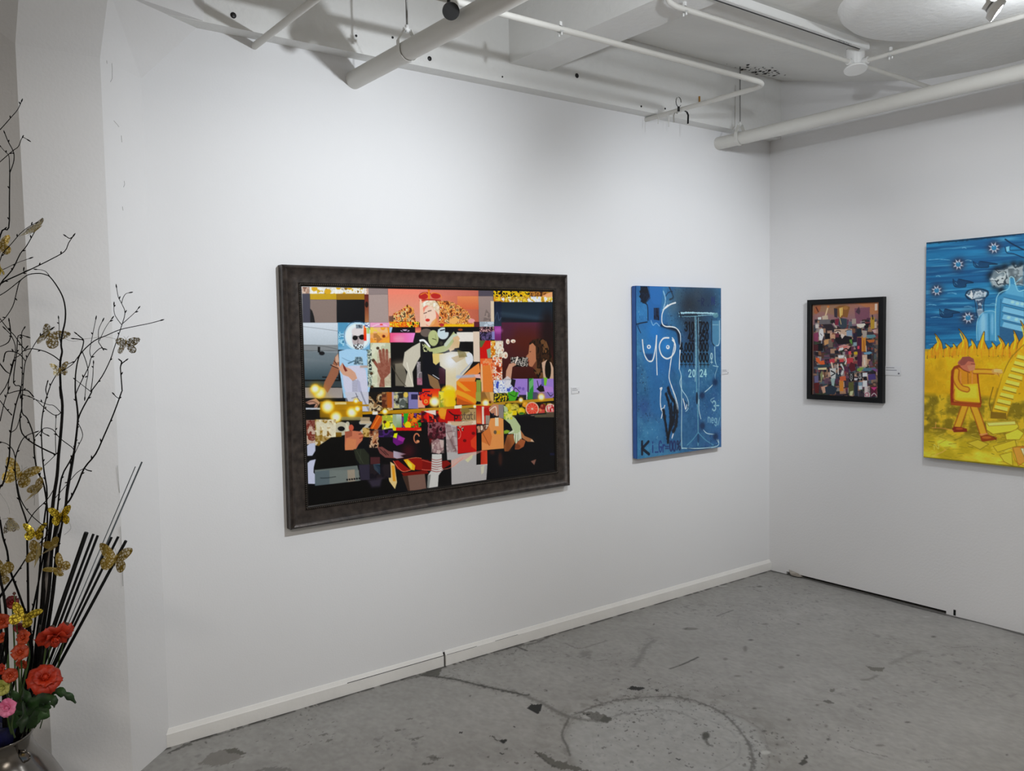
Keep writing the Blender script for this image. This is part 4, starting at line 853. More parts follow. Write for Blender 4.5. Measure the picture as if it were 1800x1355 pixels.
    P([(245,320),(360,350),(370,640),(558,615),(556,750),(668,742),(655,905),(300,955),(262,760)],'#b9b5b4'); P([(250,330),(300,345),(360,600),(330,620),(260,430)],'#8a7674',.8); L([(262,420),(330,560),(350,620)],8,'#4a3a3a',.8); MT(250,360,368,620,['#b8a0a0','#8a7070','#d0bcb8'],30,.5,seed=4)
    P([(368,350),(560,335),(558,615),(368,635)],'#bb1a18'); P([(500,500),(560,440),(560,600),(505,560)],'#d84c2c',.9); L(arc(375,430,26,50,-90,90),5,'#e8a090'); E(440,500,18,16,'#6a0c10'); E(530,425,18,16,'#6a0c10'); MT(370,350,430,400,['#2a1014','#b8a090','#bb1a18'],80)
    P([(295,710),(470,630),(560,610),(640,600),(560,640),(380,720),(330,770),(262,780)],'#e8b0a0',.55); P([(440,700),(520,640),(515,680),(470,725)],'#e0dca8',.7); P([(600,770),(640,750),(630,830),(605,850)],'#e0dcc0',.7); L([(560,755),(665,745)],4,'#e8e4e0')
    R(245,700,300,960,'#0a090c'); P([(250,780),(272,760),(300,950),(260,958)],'#0a090c'); P([(10,690),(90,720),(100,800),(0,800)],'#7a1410'); P([(185,715),(260,705),(300,740),(200,800)],'#8a1a14',.9); L([(0,700),(90,724),(180,712)],4,'#e07a68'); L([(0,800),(100,806),(260,790),(340,745),(420,680)],4,'#e88c78')
    P([(105,640),(205,640),(205,800),(190,840),(165,975),(52,992),(60,860),(95,810)],'#d2d0cc'); P([(60,860),(90,850),(70,990),(52,992)],'#8a8c88')
    for i in range(6): L([(95,690+i*24),(150,702+i*24),(205,690+i*24)],6,'#8a2c28',.85)
    A.text('00', 172, 785, 26, '#e8e4e0', w=20, wd=.2); P([(170,860),(190,830),(262,830),(300,955),(160,975)],'#08080b')
    P([(0,1000),(60,988),(0,1002)],'#08080b')
print_art(A)
A.shade(400, .06, 5)
lum = A.A.mean(-1, keepdims=True); A.A = np.clip(lum + (A.A - lum) * 1.12, 0, 1); A.A = np.clip((A.A - .03) * 1.07, .004, .95)
TILT = 0
t = empty('framed_print', ((PX0+PX1)/2, 0, PZ0), None, 'large collage print of figures, fruit and lettering in a wide dark bronze frame', 'framed picture')
tl = Vector(t.location)
def rel(co): return co - np.array(tl)
M['print'] = attr_mat('print_inks', .3, .3)
grid_obj('collage_print', A, lambda X, Y: rel(np.stack([IX0 + X, np.full_like(X, PY), IZ1 - Y], -1)), M['print'], t)
def moulding(name, x0, x1, z0, z1, prof, m, parent, org, plane='y'):
    """mitred moulding; prof = (inset, depth towards the room)"""
    bm = bmesh.new(); rings = []
    for d, h in prof:
        c = [(x0 + d, z0 + d), (x1 - d, z0 + d), (x1 - d, z1 - d), (x0 + d, z1 - d)]
        rings.append([bm.verts.new(((x, -h, z) if plane == 'y' else (-h, x, z))) for x, z in c])
    n = len(rings)
    for i in range(n):
        a, b = rings[i], rings[(i+1) % n]
        for k in range(4): bm.faces.new((a[k], a[(k+1) % 4], b[(k+1) % 4], b[k]))
    bmesh.ops.translate(bm, verts=bm.verts, vec=-Vector(org))
    return bm_obj(name, bm, m, parent, auto=30)
M['bronze'] = mat('bronze_frame', '#4c423c', .38, metal=.35, bump=.12, bscale=60, col2='#241e1b', cscale=34, clo=.32, chi=.8)
moulding('frame', PX0, PX1, PZ0, PZ1, [(0, .002), (0, FT-.010), (.004, FT-.004), (.010, FT), (.016, FT-.003), (.022, FT-.010), (.040, FT-.017), (.056, FT-.020), (.067, FT-.021), (.071, FT-.019), (.071, .004)], M['bronze'], t, tl)
bd = bpy.data.materials.new('beaded_liner'); bd.use_nodes = True
nt = bd.node_tree; b = nt.nodes['Principled BSDF']; b.inputs['Base Color'].default_value = (*srgb('#1d1916'), 1); b.inputs['Roughness'].default_value = .3; b.inputs['Metallic'].default_value = .5
moulding('bead_liner', PX0+.071, PX1-.071, PZ0+.071, PZ1-.071, [(0, .004), (0, FT-.021), (.003, FT-.017), (.006, FT-.017), (.009, FT-.021), (.014, FT-.023), (FWD-.071+.002, .0275), (FWD-.071+.002, .004)], bd, t, tl)
# the bead row itself, one strip of small rounded beads
bm = bmesh.new()
def bead_row(x0, z0, x1, z1, n):
    for i in range(n):
        f = (i + .5) / n; x = x0 + (x1-x0)*f; z = z0 + (z1-z0)*f
        q = .0034; v = [bm.verts.new(c) for c in ((x-q, -(FT-.0175), z), (x, -(FT-.0175), z-q), (x+q, -(FT-.0175), z), (x, -(FT-.0175), z+q))]; p = bm.verts.new((x, -(FT-.0135), z))
        for k in range(4): bm.faces.new((v[k], v[(k+1) % 4], p))
BI = .0755
bead_row(PX0+BI, PZ0+BI, PX1-BI, PZ0+BI, 150); bead_row(PX0+BI, PZ1-BI, PX1-BI, PZ1-BI, 150); bead_row(PX0+BI, PZ0+BI, PX0+BI, PZ1-BI, 104); bead_row(PX1-BI, PZ0+BI, PX1-BI, PZ1-BI, 104)
bmesh.ops.translate(bm, verts=bm.verts, vec=-tl)
tag(bm_obj('beading', bm, mat('bead_metal', '#8a8178', .3, metal=.7), t), kind='stuff')
bm = bmesh.new(); box(bm, (PX0+.01, -.024, PZ0+.01), (PX1-.01, -.001, PZ1-.01)); bmesh.ops.translate(bm, verts=bm.verts, vec=-tl); bm_obj('backing_board', bm, M['dark'], t)

# ------------------------------------------------------------------ blue canvas
BT = .038
b1, b2, b3, b4 = (on(x, y, 1, -BT) for x, y in ((1119, 502.5), (1268, 506), (1267, 785.5), (1119, 807)))
BX0, BX1, BZ1, BZ0 = (b1.x+b4.x)/2, (b2.x+b3.x)/2, (b1.z+b2.z)/2, (b3.z+b4.z)/2
BW, BH = BX1-BX0, BZ1-BZ0
B = Art(BW, BH, 300, 400, '#1f5f9c', homog([(1119, 502.5), (1268, 506), (1267, 785.5), (1119, 807)], [(0, 0), (BW, 0), (BW, BH), (0, BH)]))
def blue_art(A):
    P, R, L, E = A.poly, A.rect, A.line, A.ell
    X, Y = A.X, A.Y
    A.crop(1090, 490, 4.1048)
    n = fbm(X*4, Y*4, 3)[..., None]; n2 = fbm(X*14, Y*14, 9)[..., None]; n3 = fbm(X*60, Y*60, 12, 2)[..., None]
    c = np.array([.13, .36, .55]); c2 = np.array([.20, .47, .65]); c3 = np.array([.13, .30, .54])
    k = np.clip((n-.35)*3.3, 0, 1); A.A = c*(1-k) + c2*k; k = np.clip((n2-.45)*3, 0, 1)*.5; A.A = A.A*(1-k) + c3*k
    A.A += (n3-.5)*.09
    for x, y, r, c, a in ((240,110,200,'#1468bc',.5),(640,150,150,'#1c3048',.85),(500,190,150,'#20262f',.9),(540,330,120,'#22303e',.8),(560,480,130,'#1c3048',.8),(420,110,60,'#3a5464',.6),(380,200,70,'#4a6474',.55),(620,620,90,'#3f7f98',.5),(180,720,80,'#3a7fa8',.45),(260,1080,100,'#2c7ab4',.5),(500,800,90,'#3478a4',.4),(170,940,60,'#24468a',.6),(650,980,110,'#1a4a8c',.4),(160,1220,120,'#2c8ab8',.35),(700,1150,80,'#2458a4',.5),(560,100,60,'#31404e',.6),(150,260,80,'#2478c0',.5)): A.glow(x,y,r,c,a)
    # spatter
    for sd, cc, th in ((71, np.array([.05,.12,.22]), .74), (73, np.array([.45,.66,.76]), .77)):
        m = np.clip((fbm(X*110, Y*110, sd, 2)-th)*14, 0, 1)*np.clip((fbm(X*6, Y*6, sd+1, 2)-.42)*4, 0, 1)
        A.A = A.A*(1-.6*m[..., None]) + cc*.6*m[..., None]
    # body fill
    P([(120,330),(200,310),(300,335),(400,365),(432,420),(438,560),(432,700),(380,640),(352,700),(395,850),(410,950),(370,1160),(330,1170),(300,1000),(220,960),(200,760),(160,560),(135,440)],'#1c66a8',.55,soft=14)
    A.glow(250,380,90,'#1878d0',.7); A.glow(330,480,60,'#1c80d4',.7); A.glow(290,640,70,'#1d6cb8',.5); A.glow(220,500,50,'#1d78cc',.6)
    # head and neck
    P([(148,52),(205,55),(215,110),(200,185),(205,300),(290,335),(298,240),(310,60),(260,52),(200,52)],'#1a5fa8',.9); P([(150,55),(200,58),(222,120),(190,172),(150,168),(158,150),(140,130),(150,112),(142,92),(152,80)],'#07101e'); A.mottle([(150,55),(215,55),(222,140),(190,180),(150,160)],['#0a1424','#102848','#0c1830'],60,.6,2)
    L([(165,172),(192,182),(202,210),(203,300)],7,'#0a1730'); A.mottle([(245,210),(285,210),(285,300),(245,295)],['#0a1020','#14284a'],80,.95,3); P([(200,60),(310,56),(300,150),(290,190),(240,180),(215,120)],'#1f6ab8',.5); L([(225,300),(240,335),(262,318),(285,340)],5,'#7ab0d8'); L([(120,328),(160,318),(198,312)],7,'#081830'); L([(125,335),(150,390)],6,'#0c2448')
    L([(300,335),(345,350),(400,368),(425,400),(432,450)],16,'#081020',.9,soft=8); L([(330,130),(350,100),(380,90)],6,'#0c1830',.7)
    # white contour lines
    w = '#e6f0f4'
    L([(402,172),(365,185),(330,208),(312,225)],9,w,jit=.3); L([(345,190),(318,222),(304,262),(305,320),(328,342),(365,345),(400,352),(425,378),(436,420),(432,520),(428,600),(426,650)],7,w,jit=.3); L([(315,90),(330,150),(312,225)],8,'#9cc4dc',.8,jit=.8); L([(358,60),(385,130),(360,150)],10,'#16202c',.7,jit=.6)
    L([(162,440),(170,520),(190,575),(215,595),(238,580),(255,500),(265,410)],9,w); L([(265,410),(262,520),(266,692)],7,w); E(208,490,14,15,w); E(208,490,6,7,'#2a6ab0')
    L([(352,425),(315,428),(290,460),(284,500),(300,550),(335,575),(370,560),(395,520),(398,470),(378,440)],9,w); E(345,492,13,15,w); E(343,490,5,6,'#2a6ab0'); L([(378,425),(392,450),(388,500),(368,580),(358,650),(352,710),(368,770),(400,860),(415,950),(395,1060),(370,1150)],7,w,jit=.5)
    P([(175,540),(235,540),(225,585),(205,590)],'#0c2a58',.6,soft=6); P([(405,360),(432,400),(438,480),(420,470)],'#0a1628',.6,soft=5)
    L([(426,650),(440,700),(430,745),(445,800),(478,850),(492,895),(485,940),(470,955)],5,'#a8ccdc'); L([(452,865),(462,905),(470,940),(480,905)],6,w); L([(462,880),(480,900),(490,925)],4,'#0c2038')
    L([(300,785),(288,790),(294,802),(300,790)],7,w); L([(292,800),(288,880),(292,930),(302,958)],7,w,jit=.4); L([(320,912),(305,960),(294,1005)],6,w); L([(290,940),(312,930)],4,w)
    for pts, wd in (([(345,790),(365,850),(395,900),(408,960),(400,1050),(380,1100)],22),([(330,830),(350,900),(360,1000),(350,1100),(340,1180)],18),([(310,950),(325,1050),(340,1150)],20),([(390,920),(385,1010),(350,1110)],22),([(365,900),(372,1000),(345,1120)],16)): L(pts,wd,'#050b18',.92,soft=4,jit=.5)
    L([(376,800),(398,880),(408,940)],4,'#c8dce4',.7,jit=.8)
    # drip stand
    s = '#9ccbd8'
    L([(428,248),(500,244),(600,246),(700,250)],9,s,jit=.7); L([(428,270),(540,268),(600,262),(690,258)],6,'#78b0c4',.9,jit=.8); L([(432,240),(440,275)],10,'#0e1c2c'); E(690,262,20,18,'#58909c',.8); L([(440,266),(560,262)],7,'#0e1a28',.8,jit=.6)
    L([(548,270),(552,500),(550,760),(556,900),(560,1100),(558,1200)],9,'#5a9ab4',.85,jit=.7); L([(540,270),(545,560),(540,740)],4,s,.9,jit=.8); L([(566,280),(568,700),(562,900)],4,s,.8,jit=.8); E(552,860,8,45,'#0c2038',.9); E(560,1150,8,35,'#123a68',.9)
    L([(558,1110),(520,1160),(480,1200)],6,'#4c94b4',.9); L([(562,1110),(610,1160),(670,1200)],6,'#4c94b4',.9); L([(440,700),(442,900),(440,1190),(460,1222),(600,1222),(700,1205),(706,1160)],5,'#b8dce0'); L([(480,1225),(560,1232),(650,1222)],5,'#122a50',.8)
    P([(665,300),(718,300),(714,470),(690,490),(668,470)],'#4d8db0',.75); L([(662,290),(660,440),(680,480)],6,'#0e1c2c',.9); L([(718,300),(716,460),(695,480)],5,'#bcd8e4'); L([(668,330),(710,330)],3,'#8cbccc'); L([(683,490),(685,580),(690,610)],6,s); L([(690,610),(700,640),(685,690),(686,730)],4,'#8cbcd0'); L([(670,625),(708,632)],4,s)
    L([(664,765),(640,790),(610,815)],5,'#b8d8e0'); L([(568,870),(566,940),(580,1010)],5,'#b8d8e0'); L([(598,1090),(625,1115),(680,1122)],5,'#b8d8e0'); L([(690,1150),(706,1180)],5,'#b8d8e0')
    for x, y in ((685,745),(590,840),(590,1060),(685,1138)): A.glow(x,y,30,'#0e2c54',.9); E(x,y,16,20,'#0e2c54',.8,soft=6)
    # stencilled figures
    k = '#070b12'
    for tx, x, y, h in (('310',468,312,62),('720',572,312,62),('42',490,385,62),('250',570,385,62),('4,000',432,462,60),('000',570,460,60),('0000',434,538,60),('000',570,536,60)):
        A.text(tx, x, y, h, k, w=19, adv=.9, wd=.165, a=.95)
    for x in (443,472,501,529,581,607,633): L([(x,595),(x,635)],5,k,.85); L([(x-10,618),(x+10,618)],5,k,.85)
    A.text('0', 652, 535, 42, '#a8ccd4', w=15, wd=.14); L([(660,580),(660,610)],4,'#a8ccd4'); L([(652,600),(668,600)],4,'#a8ccd4')
    A.text('2', 492, 655, 50, '#9fd6dc', w=20, wd=.14); A.text('0', 522, 655, 50, '#9fd6dc', w=18, wd=.14); A.text('2', 575, 655, 48, '#9fd6dc', w=20, wd=.14); A.text('4', 602, 653, 50, '#9fd6dc', w=20, wd=.14)
    A.text('K', 148, 1175, 90, '#081226', w=58, wd=.2, a=.9); A.text('i_Gr', 222, 1172, 80, '#1a2f7a', w=22, adv=.85, wd=.12, a=.85, dy=-.03); A.text('=', 322, 1190, 50, '#1a2a68', w=26, wd=.14, a=.85); A.text('00', 352, 1172, 70, '#16245c', w=22, wd=.16, a=.85); A.text('%', 404, 1168, 66, '#12204c', w=28, wd=.14, a=.85)
    A.text('3', 664, 880, 70, '#8cbccc', w=26, wd=.13, a=.9); A.text('-', 690, 875, 70, '#8cbccc', w=26, wd=.1); L([(660,890),(652,872),(676,858)],5,'#8cbccc',.8); A.text('neg/', 630, 975, 58, '#7ab0c8', w=20, adv=.85, wd=.11, a=.9, dy=.2)
    A.text('R', 588, 140, 50, '#101e48', w=20, wd=.16, a=.8); A.text('-', 560, 130, 50, '#101e48', w=24, wd=.14, a=.7); A.text('N', 662, 130, 52, '#16286a', w=22, wd=.16, a=.8); L([(636,185),(636,195)],6,'#101e48')
    L([(648,1160),(650,1200)],4,'#0c2450',.5)
blue_art(B)
lum = B.A.mean(-1, keepdims=True); B.A = np.clip((lum + (B.A - lum) * .9) * 1.08 + .01, .01, .95)
t = empty('canvas_painting', ((BX0+BX1)/2, 0, BZ0), None, 'blue painted canvas with a white-outlined figure and stencilled numbers', 'painting')
tl = Vector(t.location)
def canvas_body(name, parent, c0, c1, axis, m, inset=.0):
    bm = bmesh.new(); box(bm, c0, c1)
    bmesh.ops.bevel(bm, geom=bm.edges[:], offset=.003, segments=2, affect='EDGES')
    bmesh.ops.translate(bm, verts=bm.verts, vec=-Vector(parent.location)); return bm_obj(name, bm, m, parent, auto=40)
M['bluepaint'] = attr_mat('blue_canvas_paint', .42, .4, bump=.15, bscale=120)
grid_obj('painted_face', B, lambda X, Y: np.stack([BX0 + X, np.full_like(X, -BT - .0008), BZ1 - Y], -1) - np.array(tl), M['bluepaint'], t)
canvas_body('stretcher', t, (BX0, -BT, BZ0), (BX1, -.004, BZ1), 1, mat('blue_canvas_edge', '#2f62b0', .6, bump=.1, bscale=300, var=.15, vscale=20))

# ------------------------------------------------------------------ small collage in a black frame, right wall
ST = .034
s1, s2, s3, s4 = (on(x, y, 0, -ST) for x, y in ((1418.5, 526.5), (1553.5, 522), (1550, 709.3), (1417.5, 701)))
SY0, SY1, SZ1, SZ0 = (s1.y+s4.y)/2, (s2.y+s3.y)/2, (s1.z+s2.z)/2, (s3.z+s4.z)/2    # SY0 > SY1
SI = .030
SW, SH = (SY0-SY1) - 2*SI, (SZ1-SZ0) - 2*SI
cs = 5.8905
Sm = Art(SW, SH, 210, 300, '#3a3038', homog([(1390+x/cs, 500+y/cs) for x, y in ((203,186),(899,168),(885,1198),(197,1156))], [(0, 0), (SW, 0), (SW, SH), (0, SH)]))
def small_art(A):
    P, R, L, E = A.poly, A.rect, A.line, A.ell
    A.crop(1390, 500, cs)
    rn = random.Random(11)
    A.grad([(190,160),(900,150),(900,420),(190,420)],'#a87058','#8a6a78',90)
    P([(203,186),(560,176),(600,240),(420,300),(300,260),(203,300)],'#9a7458',.9); P([(640,174),(899,168),(899,290),(820,300),(760,220)],'#b87448',.9); P([(640,230),(800,220),(790,420),(650,400)],'#7a4a5c',.9)
    pal = ['#1a1418','#2c2430','#5a3a2c','#8a5a3c','#b88a6a','#3c4a50','#6a4a5c','#c8a088','#4a3444','#20202a','#7a6a5c','#8c3c3c','#54606a','#302018','#a0785c','#5c2c44','#384430','#9c9490']
    for i in range(620):
        x = rn.uniform(200, 890); y = rn.uniform(330, 1190); w = rn.uniform(14, 62); h = rn.uniform(12, 66)
        if y < 420 and rn.random() < .4: continue
        c = pal[rn.randrange(len(pal))]
        q = rn.uniform(-12, 12)
        P([(x, y+q*.3), (x+w, y-q*.3), (x+w+q, y+h), (x+q*.4, y+h+q*.3)], c, rn.uniform(.75, 1))
    def q(x0, y0, x1, y1, c, a=1): P([(x0,y0),(x1,y0-3),(x1,y1-2),(x0,y1)], c, a)
    # elephant-like golden figure, small standing shapes
    P([(428,225),(480,200),(540,195),(592,215),(580,270),(565,330),(520,320),(500,340),(460,310),(430,300)],'#8a5a2c'); P([(480,225),(520,215),(516,300),(488,320)],'#d8b05c'); E(545,225,28,20,'#a8743a'); P([(425,225),(462,230),(460,330),(430,320)],'#3a3038'); L([(488,240),(492,320)],10,'#e8c878')
    L([(362,215),(350,260),(330,330)],16,'#d8b890'); E(366,208,14,14,'#c87a3c'); P([(300,310),(360,300),(366,345),(306,350)],'#c8b49c'); q(258,322,292,350,'#e4dcd4'); P([(222,200),(290,190),(282,250),(240,290),(216,270)],'#a8603c'); L([(240,215),(262,260)],14,'#5c2c20')
    P([(650,270),(686,212),(700,262),(690,300)],'#4a3440'); q(850,185,876,258,'#d8c4b4'); P([(800,220),(850,220),(840,300),(800,300)],'#b87a4c',.7)
    P([(275,352),(382,345),(385,395),(268,400)],'#6c6668'); q(232,400,266,442,'#d0c8c0'); P([(300,400),(400,395),(440,460),(360,470)],'#2e2428'); P([(420,380),(460,430),(450,450),(415,400)],'#b8a898')
    q(436,345,480,410,'#7c2438'); P([(480,330),(560,345),(560,440),(500,450),(470,400)],'#38424c'); L([(485,335),(500,400)],8,'#c8b078'); q(612,345,655,400,'#a8988c')
    P([(660,400),(745,395),(760,420),(700,445),(665,425)],'#e0d4c4'); P([(740,420),(790,395),(785,440),(745,455)],'#0c0c10'); q(806,330,846,456,'#b8902c'); L([(825,310),(830,350)],12,'#120e10'); q(846,380,872,450,'#c8b4a0')
    # eyes strip
    q(428,455,612,560,'#c8a890'); P([(428,500),(520,520),(612,540),(612,612),(470,620),(440,580)],'#1c1418'); L([(435,480),(465,468),(495,476)],7,'#1a1014'); E(465,492,20,9,'#e8dcd4'); E(466,492,8,8,'#1a1014'); L([(545,478),(580,462),(608,470)],6,'#1a1014'); q(556,470,614,530,'#8a9cae'); P([(500,500),(540,520),(510,560),(495,530)],'#d8c8bc'); q(428,500,478,545,'#6a2c38')
    P([(275,455),(312,448),(320,520),(300,575),(272,570),(268,500)],'#e8e4e0'); E(296,458,10,14,'#e8e4e0'); L([(285,500),(298,520)],5,'#1a1418'); L([(296,580),(294,630)],12,'#8c8c90'); q(330,500,384,560,'#0e0c10'); q(390,512,438,556,'#c89878'); P([(210,500),(262,480),(262,590),(215,580)],'#8a3c5c'); q(250,610,310,690,'#0c0c10'); q(210,620,260,690,'#4a1c20'); P([(320,575),(370,560),(368,610),(325,630)],'#c89460')
    q(668,550,714,860,'#4c1c38'); q(624,500,664,600,'#2c2034'); q(712,545,756,700,'#c8842c'); L([(735,580),(738,690)],6,'#8a3c1c'); L([(758,640),(760,700)],6,'#e8dcc8'); P([(765,520),(850,518),(862,545),(800,558),(764,550)],'#5c8890'); P([(760,575),(850,570),(840,600),(790,605)],'#b8642c'); q(665,450,712,540,'#1a2630'); P([(712,470),(768,475),(765,540),(730,555)],'#a89c90'); P([(820,470),(880,455),(890,510),(840,500)],'#c8a4a0')
    P([(470,640),(530,620),(600,640),(560,690),(500,680)],'#c89088'); L([(480,660),(560,645)],6,'#e0402c'); P([(480,660),(520,650),(525,680),(470,690)],'#dfe0dc'); L([(510,690),(550,665),(580,690)],10,'#0c0c10'); q(626,600,662,638,'#8aa0a8'); P([(730,712),(800,700),(825,715),(790,732),(740,728)],'#6c9cb8'); P([(630,705),(668,700),(670,730),(635,732)],'#c8a81c'); q(668,640,690,672,'#d8485c'); q(576,696,602,730,'#d85058'); P([(585,570),(612,565),(618,620),(590,600)],'#5c8c3c')
    q(718,736,768,866,'#d4b49c'); L([(742,770),(744,840)],8,'#f0e0d0'); P([(468,740),(530,735),(524,765),(470,768)],'#e0dcd8'); L([(540,760),(555,790),(540,830)],12,'#e8e4e0'); P([(555,770),(625,765),(620,825),(560,830)],'#c03c44'); P([(600,810),(640,830),(650,900),(600,920),(578,860)],'#5c1c24'); q(484,780,524,812,'#c84448')
    P([(232,760),(270,765),(280,800),(320,790),(330,830),(300,850),(240,800)],'#d8602c'); P([(375,780),(430,772),(434,815),(385,825)],'#c8404c'); L([(400,820),(410,870)],18,'#e8c4ac'); P([(258,872),(350,868),(346,892),(258,892)],'#d8cc9c'); q(256,838,376,866,'#2c4048')
    P([(380,880),(446,876),(440,990),(400,1000),(385,940)],'#c8c8c4'); L([(395,905),(430,925)],12,'#101014'); L([(395,960),(435,935)],10,'#101014'); P([(390,990),(436,985),(420,1100),(385,1140),(400,1050)],'#9cb4b0'); L([(500,840),(520,890),(505,940)],22,'#c8ccc8'); L([(500,860),(518,900)],8,'#2c2c30'); L([(465,830),(470,940)],10,'#e0d4c8')
    P([(670,880),(740,868),(700,915),(660,905)],'#7aa040'); P([(730,880),(850,870),(862,890),(780,910),(720,912)],'#4c7484'); q(720,930,770,972,'#e0e0e4'); q(728,972,764,1008,'#0c0c10'); q(722,1015,768,1080,'#dcdce0'); P([(775,950),(850,940),(860,1000),(780,1010)],'#4c3c78'); L([(866,910),(868,950)],10,'#c0c4cc'); P([(800,880),(880,890),(878,930)],'#7a4c8c')
    q(582,925,630,1020,'#0c0c0e'); A.text('V', 590, 985, 30, '#e8e4e0', w=26, wd=.16); A.text('O', 592, 958, 22, '#e8e4e0', w=26, wd=.16); A.text('X', 590, 935, 20, '#e8e4e0', w=28, wd=.16)
    q(672,930,720,1014,'#141014'); A.text('T', 678, 990, 22, '#e8e4e0', w=34, wd=.16); A.text('G', 676, 962, 24, '#e8e4e0', w=36, wd=.16); A.text('S', 680, 936, 22, '#e8e4e0', w=30, wd=.16); P([(635,985),(672,988),(660,1010),(635,1008)],'#d0d0d4')
    q(482,1000,522,1126,'#d0842c'); P([(482,970),(545,960),(550,1010),(490,1015)],'#c85c38'); q(575,1030,628,1170,'#5c5c30'); P([(590,1130),(625,1120),(615,1172),(585,1172)],'#c8c89c'); q(676,1030,718,1070,'#7c98a8'); q(680,1070,716,1110,'#ccd4d8'); P([(640,1030),(672,1030),(670,1180),(635,1180)],'#202c3c')
    q(740,1078,796,1190,'#d8c8c4'); A.text('ID', 770, 1085, 24, '#1c1418', w=14, wd=.18); A.text('IS', 770, 1120, 24, '#1c1418', w=14, wd=.18); L(arc(765,1165,18,20,120,420),7,'#a83c5c'); q(806,1082,870,1184,'#5c1c34'); P([(806,1086),(870,1084),(840,1120)],'#c8387c'); L([(812,1176),(840,1150),(866,1180)],8,'#d8d0d0')
    P([(215,1040),(270,1030),(265,1150),(225,1140)],'#5c1c18'); P([(290,1080),(350,1060),(352,1130),(310,1150)],'#c89c84'); P([(280,940),(300,900),(312,960),(290,1040)],'#8a8a5c'); P([(330,1080),(400,1060),(460,1090),(430,1160),(340,1160)],'#2a3440'); P([(218,960),(262,955),(262,1030),(222,1030)],'#6c6488'); E(312,960,6,14,'#e8d8b8')
    R(860,290,900,1200,'#9a6c50',.35); R(196,330,212,1160,'#a0745c',.5)
small_art(Sm)
Sm.A = np.clip(Sm.A * 1.05, 0, .9)
Sm.shade(500, .15, 9)
t = empty('framed_collage', (0, (SY0+SY1)/2, SZ0), None, 'small collage picture packed with cut-outs in a plain black frame', 'framed picture')
tl = Vector(t.location)
M['collage'] = attr_mat('collage_print', .4, .35)
grid_obj('collage_print', Sm, lambda X, Y: np.stack([np.full_like(X, -ST+.014), SY0-SI - X, SZ1-SI - Y], -1) - np.array(tl), M['collage'], t)
moulding('frame', SY1, SY0, SZ0, SZ1, [(0, .002), (0, ST-.002), (.002, ST), (SI-.003, ST), (SI-.001, ST-.002), (SI-.001, .006), (.02, .002)], mat('black_frame_lacquer', '#060606', .45, bump=.03, bscale=80, spec=.3), t, tl, 'x')
bm = bmesh.new(); box(bm, (-.018, SY1+.012, SZ0+.012), (-.001, SY0-.012, SZ1-.012)); bmesh.ops.translate(bm, verts=bm.verts, vec=-tl); bm_obj('backing_board', bm, M['dark'], t)

